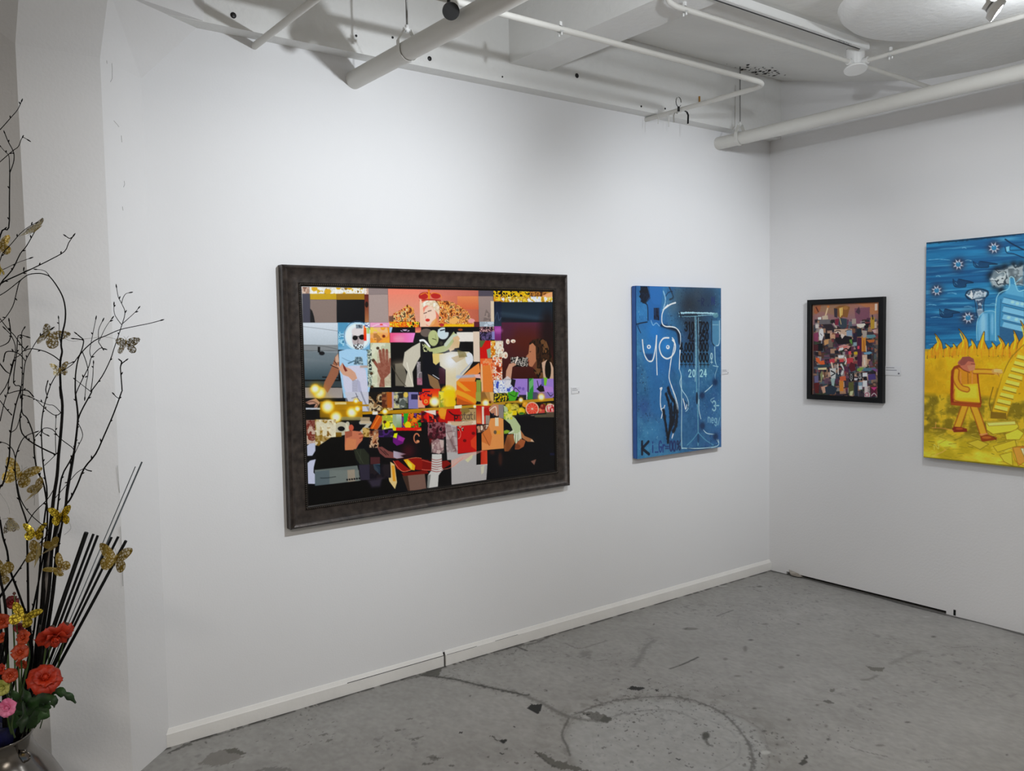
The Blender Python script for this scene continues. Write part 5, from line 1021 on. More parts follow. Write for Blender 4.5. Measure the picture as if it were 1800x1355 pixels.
# ------------------------------------------------------------------ blue and yellow canvas at the right edge
YT = .040
y1, y2, y3 = (on(x, y, 0, -YT) for x, y in ((1627, 427.5), (1800, 408.7), (1625, 804)))
YY0 = (y1.y + y3.y)/2; YZ1 = (y1.z + y2.z)/2; YZ0 = y3.z
YW, YH = 1.18, YZ1 - YZ0
def ytr(px, py):
    p = on(px, py, 0, -YT); return (YY0 - p.y, YZ1 - p.z)
Yl = Art(YW, YH, 460, 460, '#1d6ba0', ytr)
def yellow_art(A):
    P, R, L, E = A.poly, A.rect, A.line, A.ell
    X, Y = A.X, A.Y
    A.crop(1600, 390, 5.89)
    n = fbm(X*3, Y*60, 3, 3); n2 = fbm(X*6, Y*20, 5)
    c0, c1, c2 = np.array([.10,.31,.48]), np.array([.17,.49,.66]), np.array([.38,.68,.80])
    k = np.clip((n-.3)*2.4, 0, 1)[..., None]; A.A = c0*(1-k) + c1*k
    A.A = A.A*(1-.35*np.clip((n2-.5)*4,0,1)[...,None]) + np.array([.08,.33,.52])*.35*np.clip((n2-.5)*4,0,1)[...,None]
    k = np.clip((fbm(X*5, Y*70, 9, 3)-.62)*7, 0, 1)[..., None]*.6; A.A = A.A*(1-k) + c2*k
    A.line([(140,222),(600,185),(1178,118)], 14, '#0b1420', .9, soft=8, jit=.6); L([(150,230),(158,700),(155,1340)],10,'#10304c',.8,soft=6)
    for x,y,w in ((300,392,220),(600,400,60),(560,270,40),(220,860,100),(270,990,110),(290,562,40),(600,880,80),(430,740,90),(240,1270,90),(860,850,60)): L([(x-w/2,y),(x,y-6),(x+w/2,y+3)],5,'#8cc4d8',.8,jit=.8)
    def star(x, y, r):
        A.glow(x, y, r*1.35, '#3a2634', .95); A.glow(x, y, r*.9, '#2c3040', .7)
        for i in range(8):
            a = i*PI/4 + .3; P([(x+r*math.cos(a), y+r*math.sin(a)), (x+r*.45*math.cos(a+.42), y+r*.45*math.sin(a+.42)), (x+r*.45*math.cos(a-.42), y+r*.45*math.sin(a-.42))], '#b4bcc8')
        E(x, y, r*.42, r*.42, '#2c7aa4'); L([(x-r*.2,y-r*.5),(x,y-r*.2)],4,'#d8dce4')
    for x,y,r in ((868,268,62),(498,440,60),(275,710,58),(600,992,64)): star(x,y,r)
    def boat(x, y, w, h):
        P([(x,y-h*.4),(x+w*.18,y),(x+w*.25,y-h*.5),(x+w,y+h*.1),(x+w*.65,y+h*.25),(x+w*.6,y+h*.75),(x+w*.1,y+h*.75)],'#153c5e',.9); L([(x,y-h*.4),(x+w*.08,y+h*.7),(x+w*.6,y+h*.75),(x+w*.65,y+h*.25),(x+w,y+h*.1),(x+w*.3,y-h*.4)],7,'#0c2036',.95); L([(x+w*.12,y+h*.1),(x+w*.2,y+h*.35)],5,'#6ca4c0',.8)
    boat(655,430,250,54); boat(445,620,210,70); boat(305,930,210,70)
    P([(985,262),(1030,250),(1030,290),(1178,300),(1178,360),(1060,330),(1000,312)],'#2a7aa6'); L([(985,180),(1060,230),(1178,290)],14,'#0e2c48'); L([(985,262),(1000,318),(1070,330),(1178,372)],9,'#0e2c48'); L([(1035,262),(1040,295),(1178,290)],6,'#0e2c48'); P([(990,262),(1026,250),(1028,300),(1000,308)],'#8cc8d8',.8)
    # smoke
    for x,y,r in ((840,560,60),(900,500,60),(980,470,60),(1070,440,50),(1150,440,50),(880,660,50),(940,700,50)): A.glow(x,y,r*1.1,'#0c1824',.9)
    A.mottle([(825,600),(860,510),(960,490),(1050,450),(1178,450),(1178,660),(1000,650),(920,680),(850,660)],['#5a666c','#98a4a8','#38464e','#b8c0c0','#6c7c84'],26,1,7,soft=14)
    for x,y in ((850,600),(940,560),(1010,540),(1090,520),(1140,590)): A.glow(x,y,30,'#c0ccd0',.6)
    L([(575,760),(600,715),(700,695),(795,715),(800,760),(740,790),(620,800),(575,760)],16,'#0e2034',.9,soft=6); A.mottle([(580,755),(620,710),(720,700),(795,725),(780,775),(640,800)],['#8a9ca8','#b8c4cc','#54687a','#d0d8dc'],34,1,3,soft=5)
    A.mottle([(670,800),(770,790),(740,880),(760,930),(710,980),(690,930),(700,870)],['#7a8c9c','#a0b0bc','#3c5068'],34,1,4,soft=5); L([(668,800),(680,880),(690,970),(715,995)],8,'#0e2034',.8,soft=4); L([(775,790),(762,850),(762,930)],8,'#0e2034',.8,soft=4)
    # towers
    P([(690,1230),(690,1040),(740,950),(830,920),(890,940),(890,1230)],'#4a92b8'); P([(700,1040),(755,945),(800,950),(800,1230),(710,1230)],'#70accc',.8); L([(690,1230),(692,1040),(745,945),(830,920),(885,935)],6,'#9cd0e4'); L([(815,950),(820,1230)],8,'#2c6c94'); E(755,1060,26,110,'#a8d0e0',.5,soft=12); E(850,1060,14,110,'#8cc0d8',.6,soft=8)
    P([(885,1240),(895,790),(1020,690),(1030,580),(1075,580),(1090,660),(1178,720),(1178,1240)],'#3f86ae'); L([(885,1230),(895,785),(1020,690),(1032,575),(1072,580),(1090,640),(1120,715),(1178,705)],7,'#a4d8ea'); L([(940,800),(925,1080)],5,'#1c4c70'); L([(1080,640),(1160,570)],6,'#8cc8de')
    P([(1045,640),(1100,660),(1120,720),(1178,720),(1178,780),(980,740)],'#6cb0cc',.6)
    for y in (780,870,950,1030): P([(970,y),(1178,y+50),(1178,y+110),(950,y+60)],'#78b4d0'); L([(970,y),(1178,y+50)],6,'#1c4c74'); L([(950,y+60),(1178,y+115)],6,'#1c4c74')
    for x,y in ((1060,830),(1110,845),(1160,850),(1020,990),(1100,1010),(1150,1020)): E(x,y,20,16,'#c0e0ec',.6,soft=8)
    P([(925,1080),(1178,1140),(1178,1240),(925,1240)],'#2c5c80')
    # fire and field
    yl = '#d6a514'
    A.crop(1600, 600, 5.21)
    P([(120,95),(1600,60),(3000,60),(3000,1300),(120,1100)],'#c89a10')
    bk = YH
    X0 = A.T([(135,90)])[0][1]
    m = (Y > X0)
    n = fbm(X*12, Y*12, 61); k = np.clip((n-.3)*2.4, 0, 1)[..., None]; f = np.array([.74,.57,.05])*(1-k) + np.array([.86,.68,.10])*k
    A.A = np.where(m[..., None], f, A.A)
    Yg = A.T([(135,460)])[0][1]
    g = np.clip((Y-Yg)/.03, 0, 1)[..., None]; k = np.clip((fbm(X*22, Y*26, 63)-.4)*4, 0, 1)[..., None]
    A.A = A.A*(1-g) + g*(np.array([.50,.43,.08])*(1-k) + np.array([.80,.67,.15])*k)
    Yb = A.T([(135,800)])[0][1]
    g = np.clip((Y-Yb)/.06, 0, 1)[..., None]; k = np.clip((fbm(X*9, Y*16, 64)-.36)*3.2, 0, 1)[..., None]
    A.A = A.A*(1-g) + g*(np.array([.72,.63,.11])*(1-k) + np.array([.92,.82,.26])*k)
    for i in range(70):
        rx = rr2.uniform(140, 1500); ry = rr2.uniform(120, 440)
        L(arc(rx, ry, 16, 22, 180, 360)+[(rx+16, ry+18)], 3, '#a8800c' if i % 2 else '#e8c84c', .5)
    for i in range(420):
        rx = rr2.uniform(140, 2400); ry = rr2.uniform(470, 1120); a = rr2.uniform(0, PI); ln = rr2.uniform(10, 40 if ry < 780 else 90)
        if ry > 780: a = rr2.uniform(-.6, .5)
        L([(rx, ry), (rx+ln*math.cos(a), ry+ln*math.sin(a)*.8)], rr2.uniform(2.5, 6), ['#5a4a10','#3c3410','#d8c050','#8a7818','#e8d46c'][rr2.randrange(5)], .6)
    fl_ = [(190,95,-20,40),(250,60,40,130),(340,80,30,60),(400,70,10,50),(480,60,60,175),(570,70,20,90),(660,60,-30,150),(760,75,20,70),(830,60,40,110),(890,70,-20,60),(960,50,20,150),(1040,40,50,230),(1130,60,20,90),(1200,40,40,140),(1300,50,0,170),(1400,50,30,120),(1520,50,-20,180),(1650,50,30,130),(1800,50,10,170),(2000,50,-30,140),(2200,50,30,160)]
    for x,y,dx,h in fl_:
        w = 26 + h*.16
        pts = [(x-w, y+60), (x-w*.8, y-h*.1), (x-w*.1+dx*.3, y-h*.5), (x-dx*.6, y-h), (x+w*.5+dx*.2, y-h*.45), (x+w, y+4), (x+w*1.2, y+60)]
        pts = [(p.x, p.y) for p in smooth_path([(a, b, 0) for a, b in pts], 3)]
        L(pts, 9, '#181408', .85); P(pts, '#d89a14'); L([(x-w*.3, y+30), (x+dx*.1, y-h*.3), (x-dx*.35, y-h*.75)], 10, '#f0cc2c', .9); L([(x+w*.5, y+30), (x+w*.4+dx*.1, y-h*.3)], 6, '#c05c18', .8)
    R(120,70,2600,130,'#d6a018',.75)
    for i in range(60): rx = rr2.uniform(140, 2300); L([(rx, 50+rr2.uniform(0,60)), (rx+rr2.uniform(-14,14), 150)], 5, '#c06c18', .6)
    # man walking
    o = '#8c3c10'
    def limb(pts, w, c='#d8a028'): L(pts, w+14, o, 1, soft=5); L(pts, w, c, 1, soft=6)
    limb([(505,580),(470,680),(430,790)],52); limb([(585,600),(630,720),(672,850)],56)
    P([(382,800),(400,780),(470,785),(520,800),(522,828),(400,832)],'#7c2c14'); P([(640,870),(700,850),(795,880),(790,900),(655,920)],'#8a3c14'); E(450,800,34,10,'#b85c28',.8); E(700,880,44,12,'#c07428',.7); L([(640,855),(705,845)],10,'#d88a60')
    P([(375,270),(400,230),(450,210),(570,240),(625,290),(632,390),(655,560),(645,605),(372,580),(366,480)],o); P([(400,290),(440,240),(570,260),(610,300),(618,400),(630,560),(400,550),(395,440)],'#c8861c'); P([(372,320),(398,300),(395,560),(375,560)],'#8c2c18',.9)
    P([(405,400),(620,385),(640,560),(410,540)],'#d8b020'); P([(420,415),(610,400),(615,520),(425,520)],'#e4c83c',.8,soft=12); L([(405,440),(410,540),(630,565)],8,'#a85c18'); P([(372,560),(650,580),(645,606),(375,582)],'#a04818')
    limb([(425,270),(420,350),(462,420),(520,440)],40,'#d89a24'); limb([(590,275),(680,275),(760,280)],34,'#d8a02c')
    P([(745,260),(790,245),(845,262),(850,290),(800,310),(750,290)],'#c8984c'); L([(770,275),(840,280)],5,'#f0e0a0'); L([(770,262),(835,262)],5,'#f0e0a0'); L([(800,290),(815,320)],6,'#a87030')
    P([(455,180),(480,145),(540,138),(580,160),(596,210),(592,250),(540,275),(490,262),(460,230)],'#b86c54'); P([(450,185),(480,142),(540,138),(582,160),(585,190),(530,180),(500,215),(462,222),(440,200)],'#8c4c40'); L([(455,175),(440,200),(458,215)],10,'#a86050'); L([(560,205),(590,208)],6,'#6a2c24'); P([(520,220),(596,215),(590,262),(540,272)],'#c08060'); L([(458,235),(490,262),(545,285)],9,'#8c3c24')
    L([(462,280),(465,385)],5,'#d88c60'); L([(528,290),(530,385)],6,'#8c4c14'); L([(570,270),(568,385)],5,'#d88c60'); L([(550,320),(548,385)],4,'#b87420')
    # ladder
    L([(1042,30),(940,130),(880,230),(840,340),(790,500),(735,700)],10,'#9a7414'); L([(1100,140),(1010,300),(950,480),(880,710)],10,'#9a7414')
    P([(1000,90),(1090,150),(870,715),(735,705),(850,300)],'#d8ae1c',.85)
    for i in range(9):
        f = i/9; x0 = 985-230*f; y0 = 120+520*f; x1 = x0+125-10*f; y1 = y0+30-6*f
        P([(x0,y0),(x1,y1),(x1-8,y1+34),(x0-10,y0+30)],'#e6cc54'); L([(x0-10,y0+34),(x1-8,y1+38)],7,'#7c5c10')
    P([(720,640),(880,655),(880,712),(735,705)],'#5c4410',.7); L([(760,420),(725,560),(740,640),(720,700)],7,'#6a4c10'); L([(800,430),(760,560),(750,610)],5,'#8a6c14'); P([(680,620),(740,640),(735,710),(680,700)],'#c8a828',.8)
    # rubble blocks
    for pts, c in (([(690,735),(960,722),(995,780),(960,820),(760,850),(700,810)],'#e0c83c'),([(700,745),(960,730),(970,760),(720,775)],'#f0e070'),([(760,960),(960,900),(975,960),(800,1015)],'#d8bc30'),([(520,930),(620,900),(720,940),(640,990)],'#c8b434'),([(870,850),(985,800),(1042,840),(1000,900),(880,900)],'#e8cc40'),([(940,970),(1042,960),(1090,1080),(990,1140)],'#d8983c'),([(1010,980),(1042,975),(1046,1060)],'#f0d8b0'),([(820,1040),(930,1010),(940,1140),(860,1100)],'#e0c43c'),([(1040,700),(1300,720),(1320,900),(1060,880)],'#dcc034'),([(1100,900),(1500,880),(1460,1060),(1140,1080)],'#c8ac2c')):
        P(pts, c); L(pts+[pts[0]], 5, '#7c6414', .8, sm=False)
    P([(950,965),(1042,955),(1042,975)],'#b86c20',.8); L([(940,970),(960,1090),(1042,1140)],7,'#b86c20',.8)
    L([(200,790),(300,795),(400,820)],5,'#d88c60',.8); L([(235,740),(232,790)],6,'#e0a060',.8); L([(190,1060),(280,1020),(330,990)],5,'#e8b070',.8); L([(222,990),(222,940),(258,985),(258,935)],6,'#e0d060',.9); L([(760,870),(790,905)],6,'#4a3a10',.8)
    L([(120,1062),(480,1098),(900,1140),(1042,1158),(2000,1270)],12,'#5c5410',.9,soft=6)
rr2 = random.Random(21)
yellow_art(Yl)
lum = Yl.A.mean(-1, keepdims=True); Yl.A = np.clip((lum + (Yl.A - lum) * 1.06) * 1.17, .01, .97)
t = empty('canvas_painting', (0, YY0 - YW/2, YZ0), None, 'canvas of blue sky, yellow flames and a striding man at the right edge', 'painting')
tl = Vector(t.location)
M['yellowpaint'] = attr_mat('oil_paint', .5, .35, bump=.2, bscale=90)
grid_obj('painted_face', Yl, lambda X, Y: np.stack([np.full_like(X, -YT - .0008), YY0 - X, YZ1 - Y], -1) - np.array(tl), M['yellowpaint'], t)
canvas_body('stretcher', t, (-YT, YY0-YW, YZ0), (-.004, YY0, YZ1), 0, mat('painted_canvas_edge', '#1b3340', .6, bump=.1, bscale=200, col2='#3a3a18', cscale=3))

# ------------------------------------------------------------------ wall labels
def wall_label(px0, py0, px1, py1, wall, label, n=2):
    ax = 1 if wall == 'left' else 0
    a = on(px0, py0, ax, 0); b = on(px1, py1, ax, 0); c = (a + b) / 2
    w = (Vector(b) - Vector(a)); w = abs(w.x) + abs(w.y); h = abs(b.z - a.z)
    t = empty('wall_label', (c.x if ax == 1 else 0, c.y if ax == 0 else 0, c.z), (0, 0, 0 if ax == 1 else -PI/2), label, 'label', 'small captions beside the pictures')
    bm = bmesh.new(); box(bm, (-w/2, -.004, -h/2), (w/2, -.0005, h/2)); bm_obj('card', bm, M['card'], t)
    bm = bmesh.new()
    for i, (x0, x1) in enumerate(((-.42, .1), (-.42, .25), (-.42, .35))[:n]):
        z = h*(.28 - .26*i); box(bm, (x0*w, -.0046, z), (x1*w, -.0041, z + h*.07))
    tag(bm_obj('caption_text', bm, M['ink'], t), kind='stuff')
    bm = bmesh.new(); lathe(bm, [(h*.10, 0), (h*.10, .001), (.0001, .001)], 10, (w*.38, -.0045, -h*.28), Euler((PI/2, 0, 0)).to_quaternion()); bm_obj('logo_dot', bm, M['ink'], t)
M['card'] = mat('label_card', '#e4e4e6', .35); M['ink'] = mat('label_ink', '#8c8c94', .7)
wall_label(1004, 681, 1018, 691, 'left', 'small clear caption card right of the dark-framed print')
wall_label(1268.5, 649, 1280, 657, 'left', 'small clear caption card right of the blue canvas')
wall_label(1556, 643, 1584, 660, 'right', 'small white caption card right of the black-framed collage')

# ------------------------------------------------------------------ flower arrangement at the left
M['bark'] = mat('birch_twig_bark', '#0f0b0a', .7, bump=.3, bscale=90, col2='#050404', cscale=30, spec=.2)
M['barkl'] = mat('pale_birch_bark', '#2c2826', .6, bump=.3, bscale=60, col2='#8a8480', cscale=14, clo=.45, chi=.6)
M['stick'] = mat('black_reed', '#040404', .6, spec=.2, bump=.05, bscale=100)
M['greyreed'] = mat('grey_reed', '#50575a', .35, metal=.3)
def gold_mat(name, c, c2, alpha=0):
    m = bpy.data.materials.new(name); m.use_nodes = True; nt = m.node_tree; b = nt.nodes['Principled BSDF']
    b.inputs['Metallic'].default_value = .75; b.inputs['Roughness'].default_value = .34
    tc = nt.nodes.new('ShaderNodeTexCoord'); v = nt.nodes.new('ShaderNodeTexVoronoi'); v.feature = 'DISTANCE_TO_EDGE'; v.inputs['Scale'].default_value = 120
    nt.links.new(tc.outputs['Object'], v.inputs['Vector'])
    r = nt.nodes.new('ShaderNodeValToRGB'); r.color_ramp.elements[0].position = .06; r.color_ramp.elements[1].position = .14
    r.color_ramp.elements[0].color = (*srgb(c), 1); r.color_ramp.elements[1].color = (*srgb(c2), 1)
    nt.links.new(v.outputs['Distance'], r.inputs[0]); nt.links.new(r.outputs[0], b.inputs['Base Color'])
    if alpha:
        r2 = nt.nodes.new('ShaderNodeValToRGB'); r2.color_ramp.elements[0].position = .10; r2.color_ramp.elements[1].position = .13
        r2.color_ramp.elements[0].color = (1, 1, 1, 1); r2.color_ramp.elements[1].color = (alpha, alpha, alpha, 1)
        nt.links.new(v.outputs['Distance'], r2.inputs[0]); nt.links.new(r2.outputs[0], b.inputs['Alpha'])
    return m
M['gold'] = gold_mat('gold_foil', '#8c7228', '#cdb664', .5)
M['goldb'] = gold_mat('bright_gold_foil', '#7a6210', '#ecd24a')
M['goldd'] = gold_mat('dull_gold_foil', '#8e7c4c', '#b4aa88', .3)

def cT(p): return (p[0]/3.387, p[1]/3.387)
def cA(p): return (p[0]/4.2333, 380 + p[1]/4.2333)
def cB(p): return (p[0]/3.9867, 680 + p[1]/3.9867)
def cC(p): return (p[0]/3.8167, 1000 + p[1]/3.8167)
VD = 2.30                                    # distance of the vase from the camera plane
VA = deep(-16, 1300, VD); VX, VY = VA.x, VA.y
rnb = random.Random(31)
def q3(pts, d0, d1):
    n = len(pts); L = [0]
    for a, b in zip(pts[:-1], pts[1:]): L.append(L[-1] + math.hypot(b[0]-a[0], b[1]-a[1]))
    return [deep(p[0], p[1], d0 + (d1-d0) * (l / L[-1]) ** 1.0 + rnb.uniform(-.004, .004)) for p, l in zip(pts, L)]
PXM = VD / CF
def branch(label, stems, dtip, m='bark', name='birch_branch', group='bare birch branches in the vase', lab=True):
    """stems: list of (points from the base to the tip, start width px, end width px, base fraction of depth)"""
    base = Vector((VX, VY, .46))
    t0 = None
    for k, st in enumerate(stems):
        pts, w0, w1, f = st
        P = smooth_path(q3(pts, VD + dtip * f, VD + dtip * min(1, f + .55) if k else VD + dtip), 3)
        bm = bmesh.new(); n = len(P)
        tube(bm, P, [max(.00055, (w1 + (w0-w1) * (1 - i/(n-1)) ** 1.7) * PXM / 2 * .92) for i in range(n)], 7 if w0 > 3 else 5)
        # buds along the wood
        acc = 0
        for i in range(2, n - 1):
            acc += (P[i] - P[i-1]).length
            if acc > rnb.uniform(.035, .07) and w0 < 9 and i > 3:
                acc = 0; d = (P[i+1] - P[i]).normalized(); side = d.cross(CD).normalized() * (1 if rnb.random() < .5 else -1)
                e = (d * .8 + side * .8 + Vector((0, 0, .2))).normalized(); r = (w1 + (w0-w1) * (1 - i/(n-1)) ** 1.7) * PXM / 2
                o_ = P[i]; L_ = rnb.uniform(.006, .010)
                tube(bm, [o_, o_ + e * L_ * .45, o_ + e * L_ * .8, o_ + e * L_], [max(r, .0010), .0019, .0014, .0003], 5)
        e = (P[-1] - P[-2]).normalized()
        tube(bm, [P[-1] - e*.001, P[-1] + e*.005, P[-1] + e*.010, P[-1] + e*.013], [.0009, .0019, .0015, .0003], 5)
        if k == 0:
            o = bm_obj(name, bm, M[m]); t0 = o
        else:
            o = bm_obj('twig', bm, M[m], t0)
    tag(t0, label, 'branch', group)
    return t0
def W(f, pts): return [f(p) for p in pts]
BASE = (18, 1302)
# tall left branch going out of the frame's left top
branch('branch with a forked tip left of the column, tallest at the top left', [
    ([(8, 1300), (4, 1150), (-8, 980), (-24, 800), (-30, 640), (-22, 520), (-6, 440), (4, 405)] + W(cT, [(52,1355),(56,1180),(58,1030)]), 7, 2.2, 0),
    (W(cT, [(58,1030),(56,970),(52,925),(28,900),(6,875)]), 1.8, 1.2, .8),
    (W(cT, [(58,1030),(80,970),(84,925),(77,895),(50,845),(30,797)]), 1.8, 1.8, .8),
    (W(cT, [(-40,1000),(10,955),(77,897),(110,872),(132,820),(158,828)]), 1.8, 1.4, .7),
    (W(cT, [(-60,830),(4,768),(62,703),(104,654),(126,608)]), 2.0, 1.3, .6)], .10)
branch('branch ending in two rising twigs beside the topmost butterfly', [
    ([(10, 1302), (4, 1180), (-6, 1040), (-14, 900), (-22, 780), (-20, 640), (-10, 540)] + W(cA, [(0,510),(90,400),(150,280),(195,225),(250,130),(300,42)]), 6.5, 1.5, 0),
    ([(-20, 520)] + W(cA, [(0,330),(25,270),(85,205),(150,130),(215,78),(262,54)]), 2, 1.3, .7),
    ([(-10, 480)] + W(cA, [(50,385),(120,350),(215,316)]), 1.6, 1.1, .7)], .02)
branch('branch whose long twig slants to a hooked tip in mid column', [
    ([(14, 1302), (8, 1200), (-4, 1090), (-14, 960), (-10, 840), (-16, 700), (-14, 580), (-12, 520)] + W(cA, [(0,505),(130,440),(250,385),(380,320),(480,262),(510,200),(540,155)]), 6, 1.5, 0),
    (W(cA, [(540,155),(518,165),(495,152)]), 2.2, 1.6, .8), (W(cA, [(250,385),(182,410),(175,404)]), 1.4, 1.2, .7)], -.05)
# arching branch with the thick trunk
branch('thickest branch, arching left at its top beside the column edge', [
    ([(28, 1304)] + W(cC, [(160,900),(215,760),(245,600),(255,450),(280,280),(290,150),(300,0)]) + W(cB, [(330,1150),(345,1050),(362,900),(378,760),(400,620),(410,480),(428,300),(437,130),(422,0)]) + W(cA, [(455,1355),(448,1200),(449,1080),(462,1010),(455,960),(462,880),(483,790),(487,700),(470,610),(430,530),(375,455),(340,435),(290,425),(215,434),(160,470),(60,550),(0,588),(-30,600)]), 11, 1.6, 0),
    (W(cA, [(449,1078),(400,1040),(330,1005),(240,985),(180,985),(110,890),(60,840),(0,762)]), 2.4, 1.6, .5),
    (W(cA, [(375,455),(345,415),(310,400),(278,396)]), 1.5, 1.1, .8), (W(cA, [(455,960),(440,880),(440,820),(436,765)]), 1.8, 1.2, .6),
    (W(cA, [(160,470),(140,500),(120,580),(95,670),(40,755),(0,790)]), 2, 1.6, .8), (W(cB, [(437,170),(390,200),(320,155),(245,85),(178,60)]), 2, 1.3, .5), (W(cB, [(434,190),(400,150),(370,128),(330,122),(215,72)]), 1.6, 1.2, .5)], .06)
branch('branch just right of the arching one, bending far right to a long thin tip', [
    ([(34, 1304)] + W(cC, [(230,800),(262,650),(275,500),(320,200),(335,60)]) + W(cB, [(365,1130),(400,980),(455,860),(470,720),(498,560),(520,450),(540,290),(545,190),(530,60)]) + W(cA, [(560,1290),(562,1180),(580,1070),(612,1008),(700,928),(790,888),(890,845),(1000,820),(1110,798),(1190,777)]), 9, 1.4, 0),
    (W(cA, [(612,1008),(640,1080),(656,1160),(640,1250),(632,1340)]), 1.8, 1.3, .6), (W(cA, [(600,1020),(570,1060),(540,1100),(490,1135)]), 1.8, 1.6, .6), (W(cA, [(580,1060),(610,990),(622,925),(600,900),(578,882)]), 2, 2.2, .6), (W(cA, [(622,922),(590,915),(560,912)]), 1.5, 2, .7),
    (W(cB, [(516,440),(500,420),(420,360),(370,300),(312,288),(270,325)]), 1.8, 1.6, .4)], -.02)
branch('branch with a spray of fine twigs reaching highest right of mid column', [
    ([(38, 1304)] + W(cC, [(240,780),(285,560),(345,200)]) + W(cB, [(400,1100),(430,980),(462,820),(480,700),(515,500),(540,290),(560,190),(640,40)]) + W(cA, [(680,1300),(760,1190),(820,1070),(850,980),(900,830),(930,720),(905,650),(880,600),(868,535)]), 6, 1.3, 0),
    (W(cA, [(905,650),(915,610),(935,578),(958,570)]), 1.5, 1.2, .8), (W(cA, [(903,805),(860,745),(848,700),(848,665)]), 1.5, 1.2, .8), (W(cA, [(905,805),(945,770),(1005,715),(1028,688)]), 1.5, 1.2, .8), (W(cA, [(676,1305),(560,1215)]), 1.5, 1.2, .6), (W(cA, [(676,1300),(690,1200),(695,1100)]), 1.8, 1.3, .6)], .12)
branch('branch forking into three upright twigs left of the spray', [
    ([(32, 1300)] + W(cC, [(225,800),(255,560),(300,250)]) + W(cB, [(370,1080),(400,880),(430,640),(490,520),(520,440),(545,250),(540,120)]) + W(cA, [(560,1340),(600,1240),(660,1120),(680,1050),(740,985),(770,984)]), 5, 1.5, 0),
    (W(cA, [(680,1050),(668,1000),(690,880),(712,770)]), 1.6, 1.2, .7), (W(cA, [(735,940),(733,850),(760,785)]), 1.6, 1.2, .8), (W(cA, [(740,925),(785,830),(828,768)]), 1.4, 1, .8), (W(cA, [(735,940),(755,970)]), 1.6, 1.6, .8), (W(cB, [(545,250),(570,300),(578,350),(545,420),(500,520)]), 1.6, 1.4, .5)], .09)
branch('outermost right branch, a long bare curve in front of the pale column corner', [
    ([(40, 1302)] + W(cC, [(260,760),(300,560),(360,150)]) + W(cB, [(400,1180),(430,980),(455,840),(490,790),(540,690),(590,570),(670,470),(730,340),(795,190),(850,40)]) + W(cA, [(908,1290),(900,1180),(898,1110),(930,1078)]), 5.5, 2.0, 0),
    (W(cA, [(898,1115),(905,1085),(898,1075)]), 2.2, 2.6, .9), (W(cB, [(835,80),(818,72),(802,56)]), 1.6, 1.4, .9), (W(cB, [(592,570),(540,600),(480,670),(385,780)]), 1.4, 1.3, .5), (W(cB, [(590,570),(610,582),(632,588)]), 1.8, 2.2, .7)], -.10)
branch('slim branch rising straight beside the dark edge of the column', [
    ([(20, 1300)] + W(cC, [(120,1000),(195,650),(190,300),(186,0)]) + W(cB, [(190,1080),(190,960),(135,790),(110,640),(108,500),(150,380),(190,340),(240,320)]), 6.5, 1.6, 0),
    (W(cB, [(120,680),(145,790),(210,890),(300,970),(335,1002)]), 2.2, 1.6, .4), (W(cB, [(108,500),(90,440),(50,400),(0,384)]), 2, 1.5, .7), (W(cB, [(190,960),(240,880),(330,790),(375,720)]), 2, 1.6, .4)], -.06)
branch('wavy branch in the left cluster, forking low beside the slim one', [
    ([(16, 1302)] + W(cC, [(90,1000),(150,760),(215,480),(240,300)]) + W(cB, [(300,1020),(330,760),(310,600),(297,480),(290,280),(310,130),(350,0)]) + W(cA, [(375,1260),(420,1180),(490,1110),(530,1090)]), 5, 1.6, 0),
    (W(cB, [(312,550),(350,515),(395,470)]), 1.5, 1.3, .5), (W(cB, [(290,300),(300,320),(335,340)]), 1.6, 1.8, .6), (W(cA, [(350,1330),(340,1290),(352,1240)]), 1.8, 2.2, .7), (W(cB, [(392,470),(388,350),(392,220)]), 1.6, 1.3, .5)], .13)
branch('branch crossing behind the left cluster with a tall straight twig', [
    ([(12, 1300)] + W(cC, [(60,900),(110,700),(170,420),(225,250)]) + W(cB, [(330,1000),(310,700),(262,590),(240,460),(235,340),(190,220),(155,180),(150,60)]) + W(cA, [(150,1355),(165,1200),(165,1010),(160,880),(175,840)]), 5, 1.5, 0),
    (W(cB, [(390,475),(240,400),(155,325),(140,220),(152,150)]) + W(cA, [(165,1355),(176,1180),(190,1080),(230,1000),(300,890),(365,850)]), 3, 1.4, .3), (W(cA, [(190,1080),(150,1030),(100,1008),(45,1010),(30,1055)]), 1.6, 2.2, .6), (W(cA, [(300,890),(340,862),(378,840)]), 2, 2.6, .8)], .04)
branch('leaning branch at the left photo edge with drooping side twigs', [
    ([(2, 1302), (-14, 1180), (-20, 1020), (-12, 900)] + W(cB, [(0,700),(20,680),(60,520),(68,440),(75,320),(110,130),(145,0)]) + W(cA, [(100,1240),(125,1010),(135,890),(190,893)]), 5, 1.6, 0),
    (W(cB, [(75,320),(115,290),(140,210)]), 1.6, 1.4, .5), (W(cA, [(60,1320),(65,1230),(100,1070),(140,1040),(190,985)]), 1.8, 1.4, .6), (W(cA, [(70,1170),(40,1150),(5,1105)]), 1.6, 2.4, .7), (W(cA, [(0,1330),(60,1230),(115,1010),(90,900),(45,845)]), 1.8, 1.5, .6), (W(cA, [(0,970),(60,940),(80,880),(70,790)]), 1.6, 2, .7), (W(cA, [(60,1320),(130,1300),(200,1295),(232,1322)]), 1.5, 2.2, .6), (W(cB, [(0,240),(30,110),(60,20)]), 2, 1.4, .6), (W(cB, [(0,95),(40,150),(72,186)]), 1.5, 2, .6)], -.09)
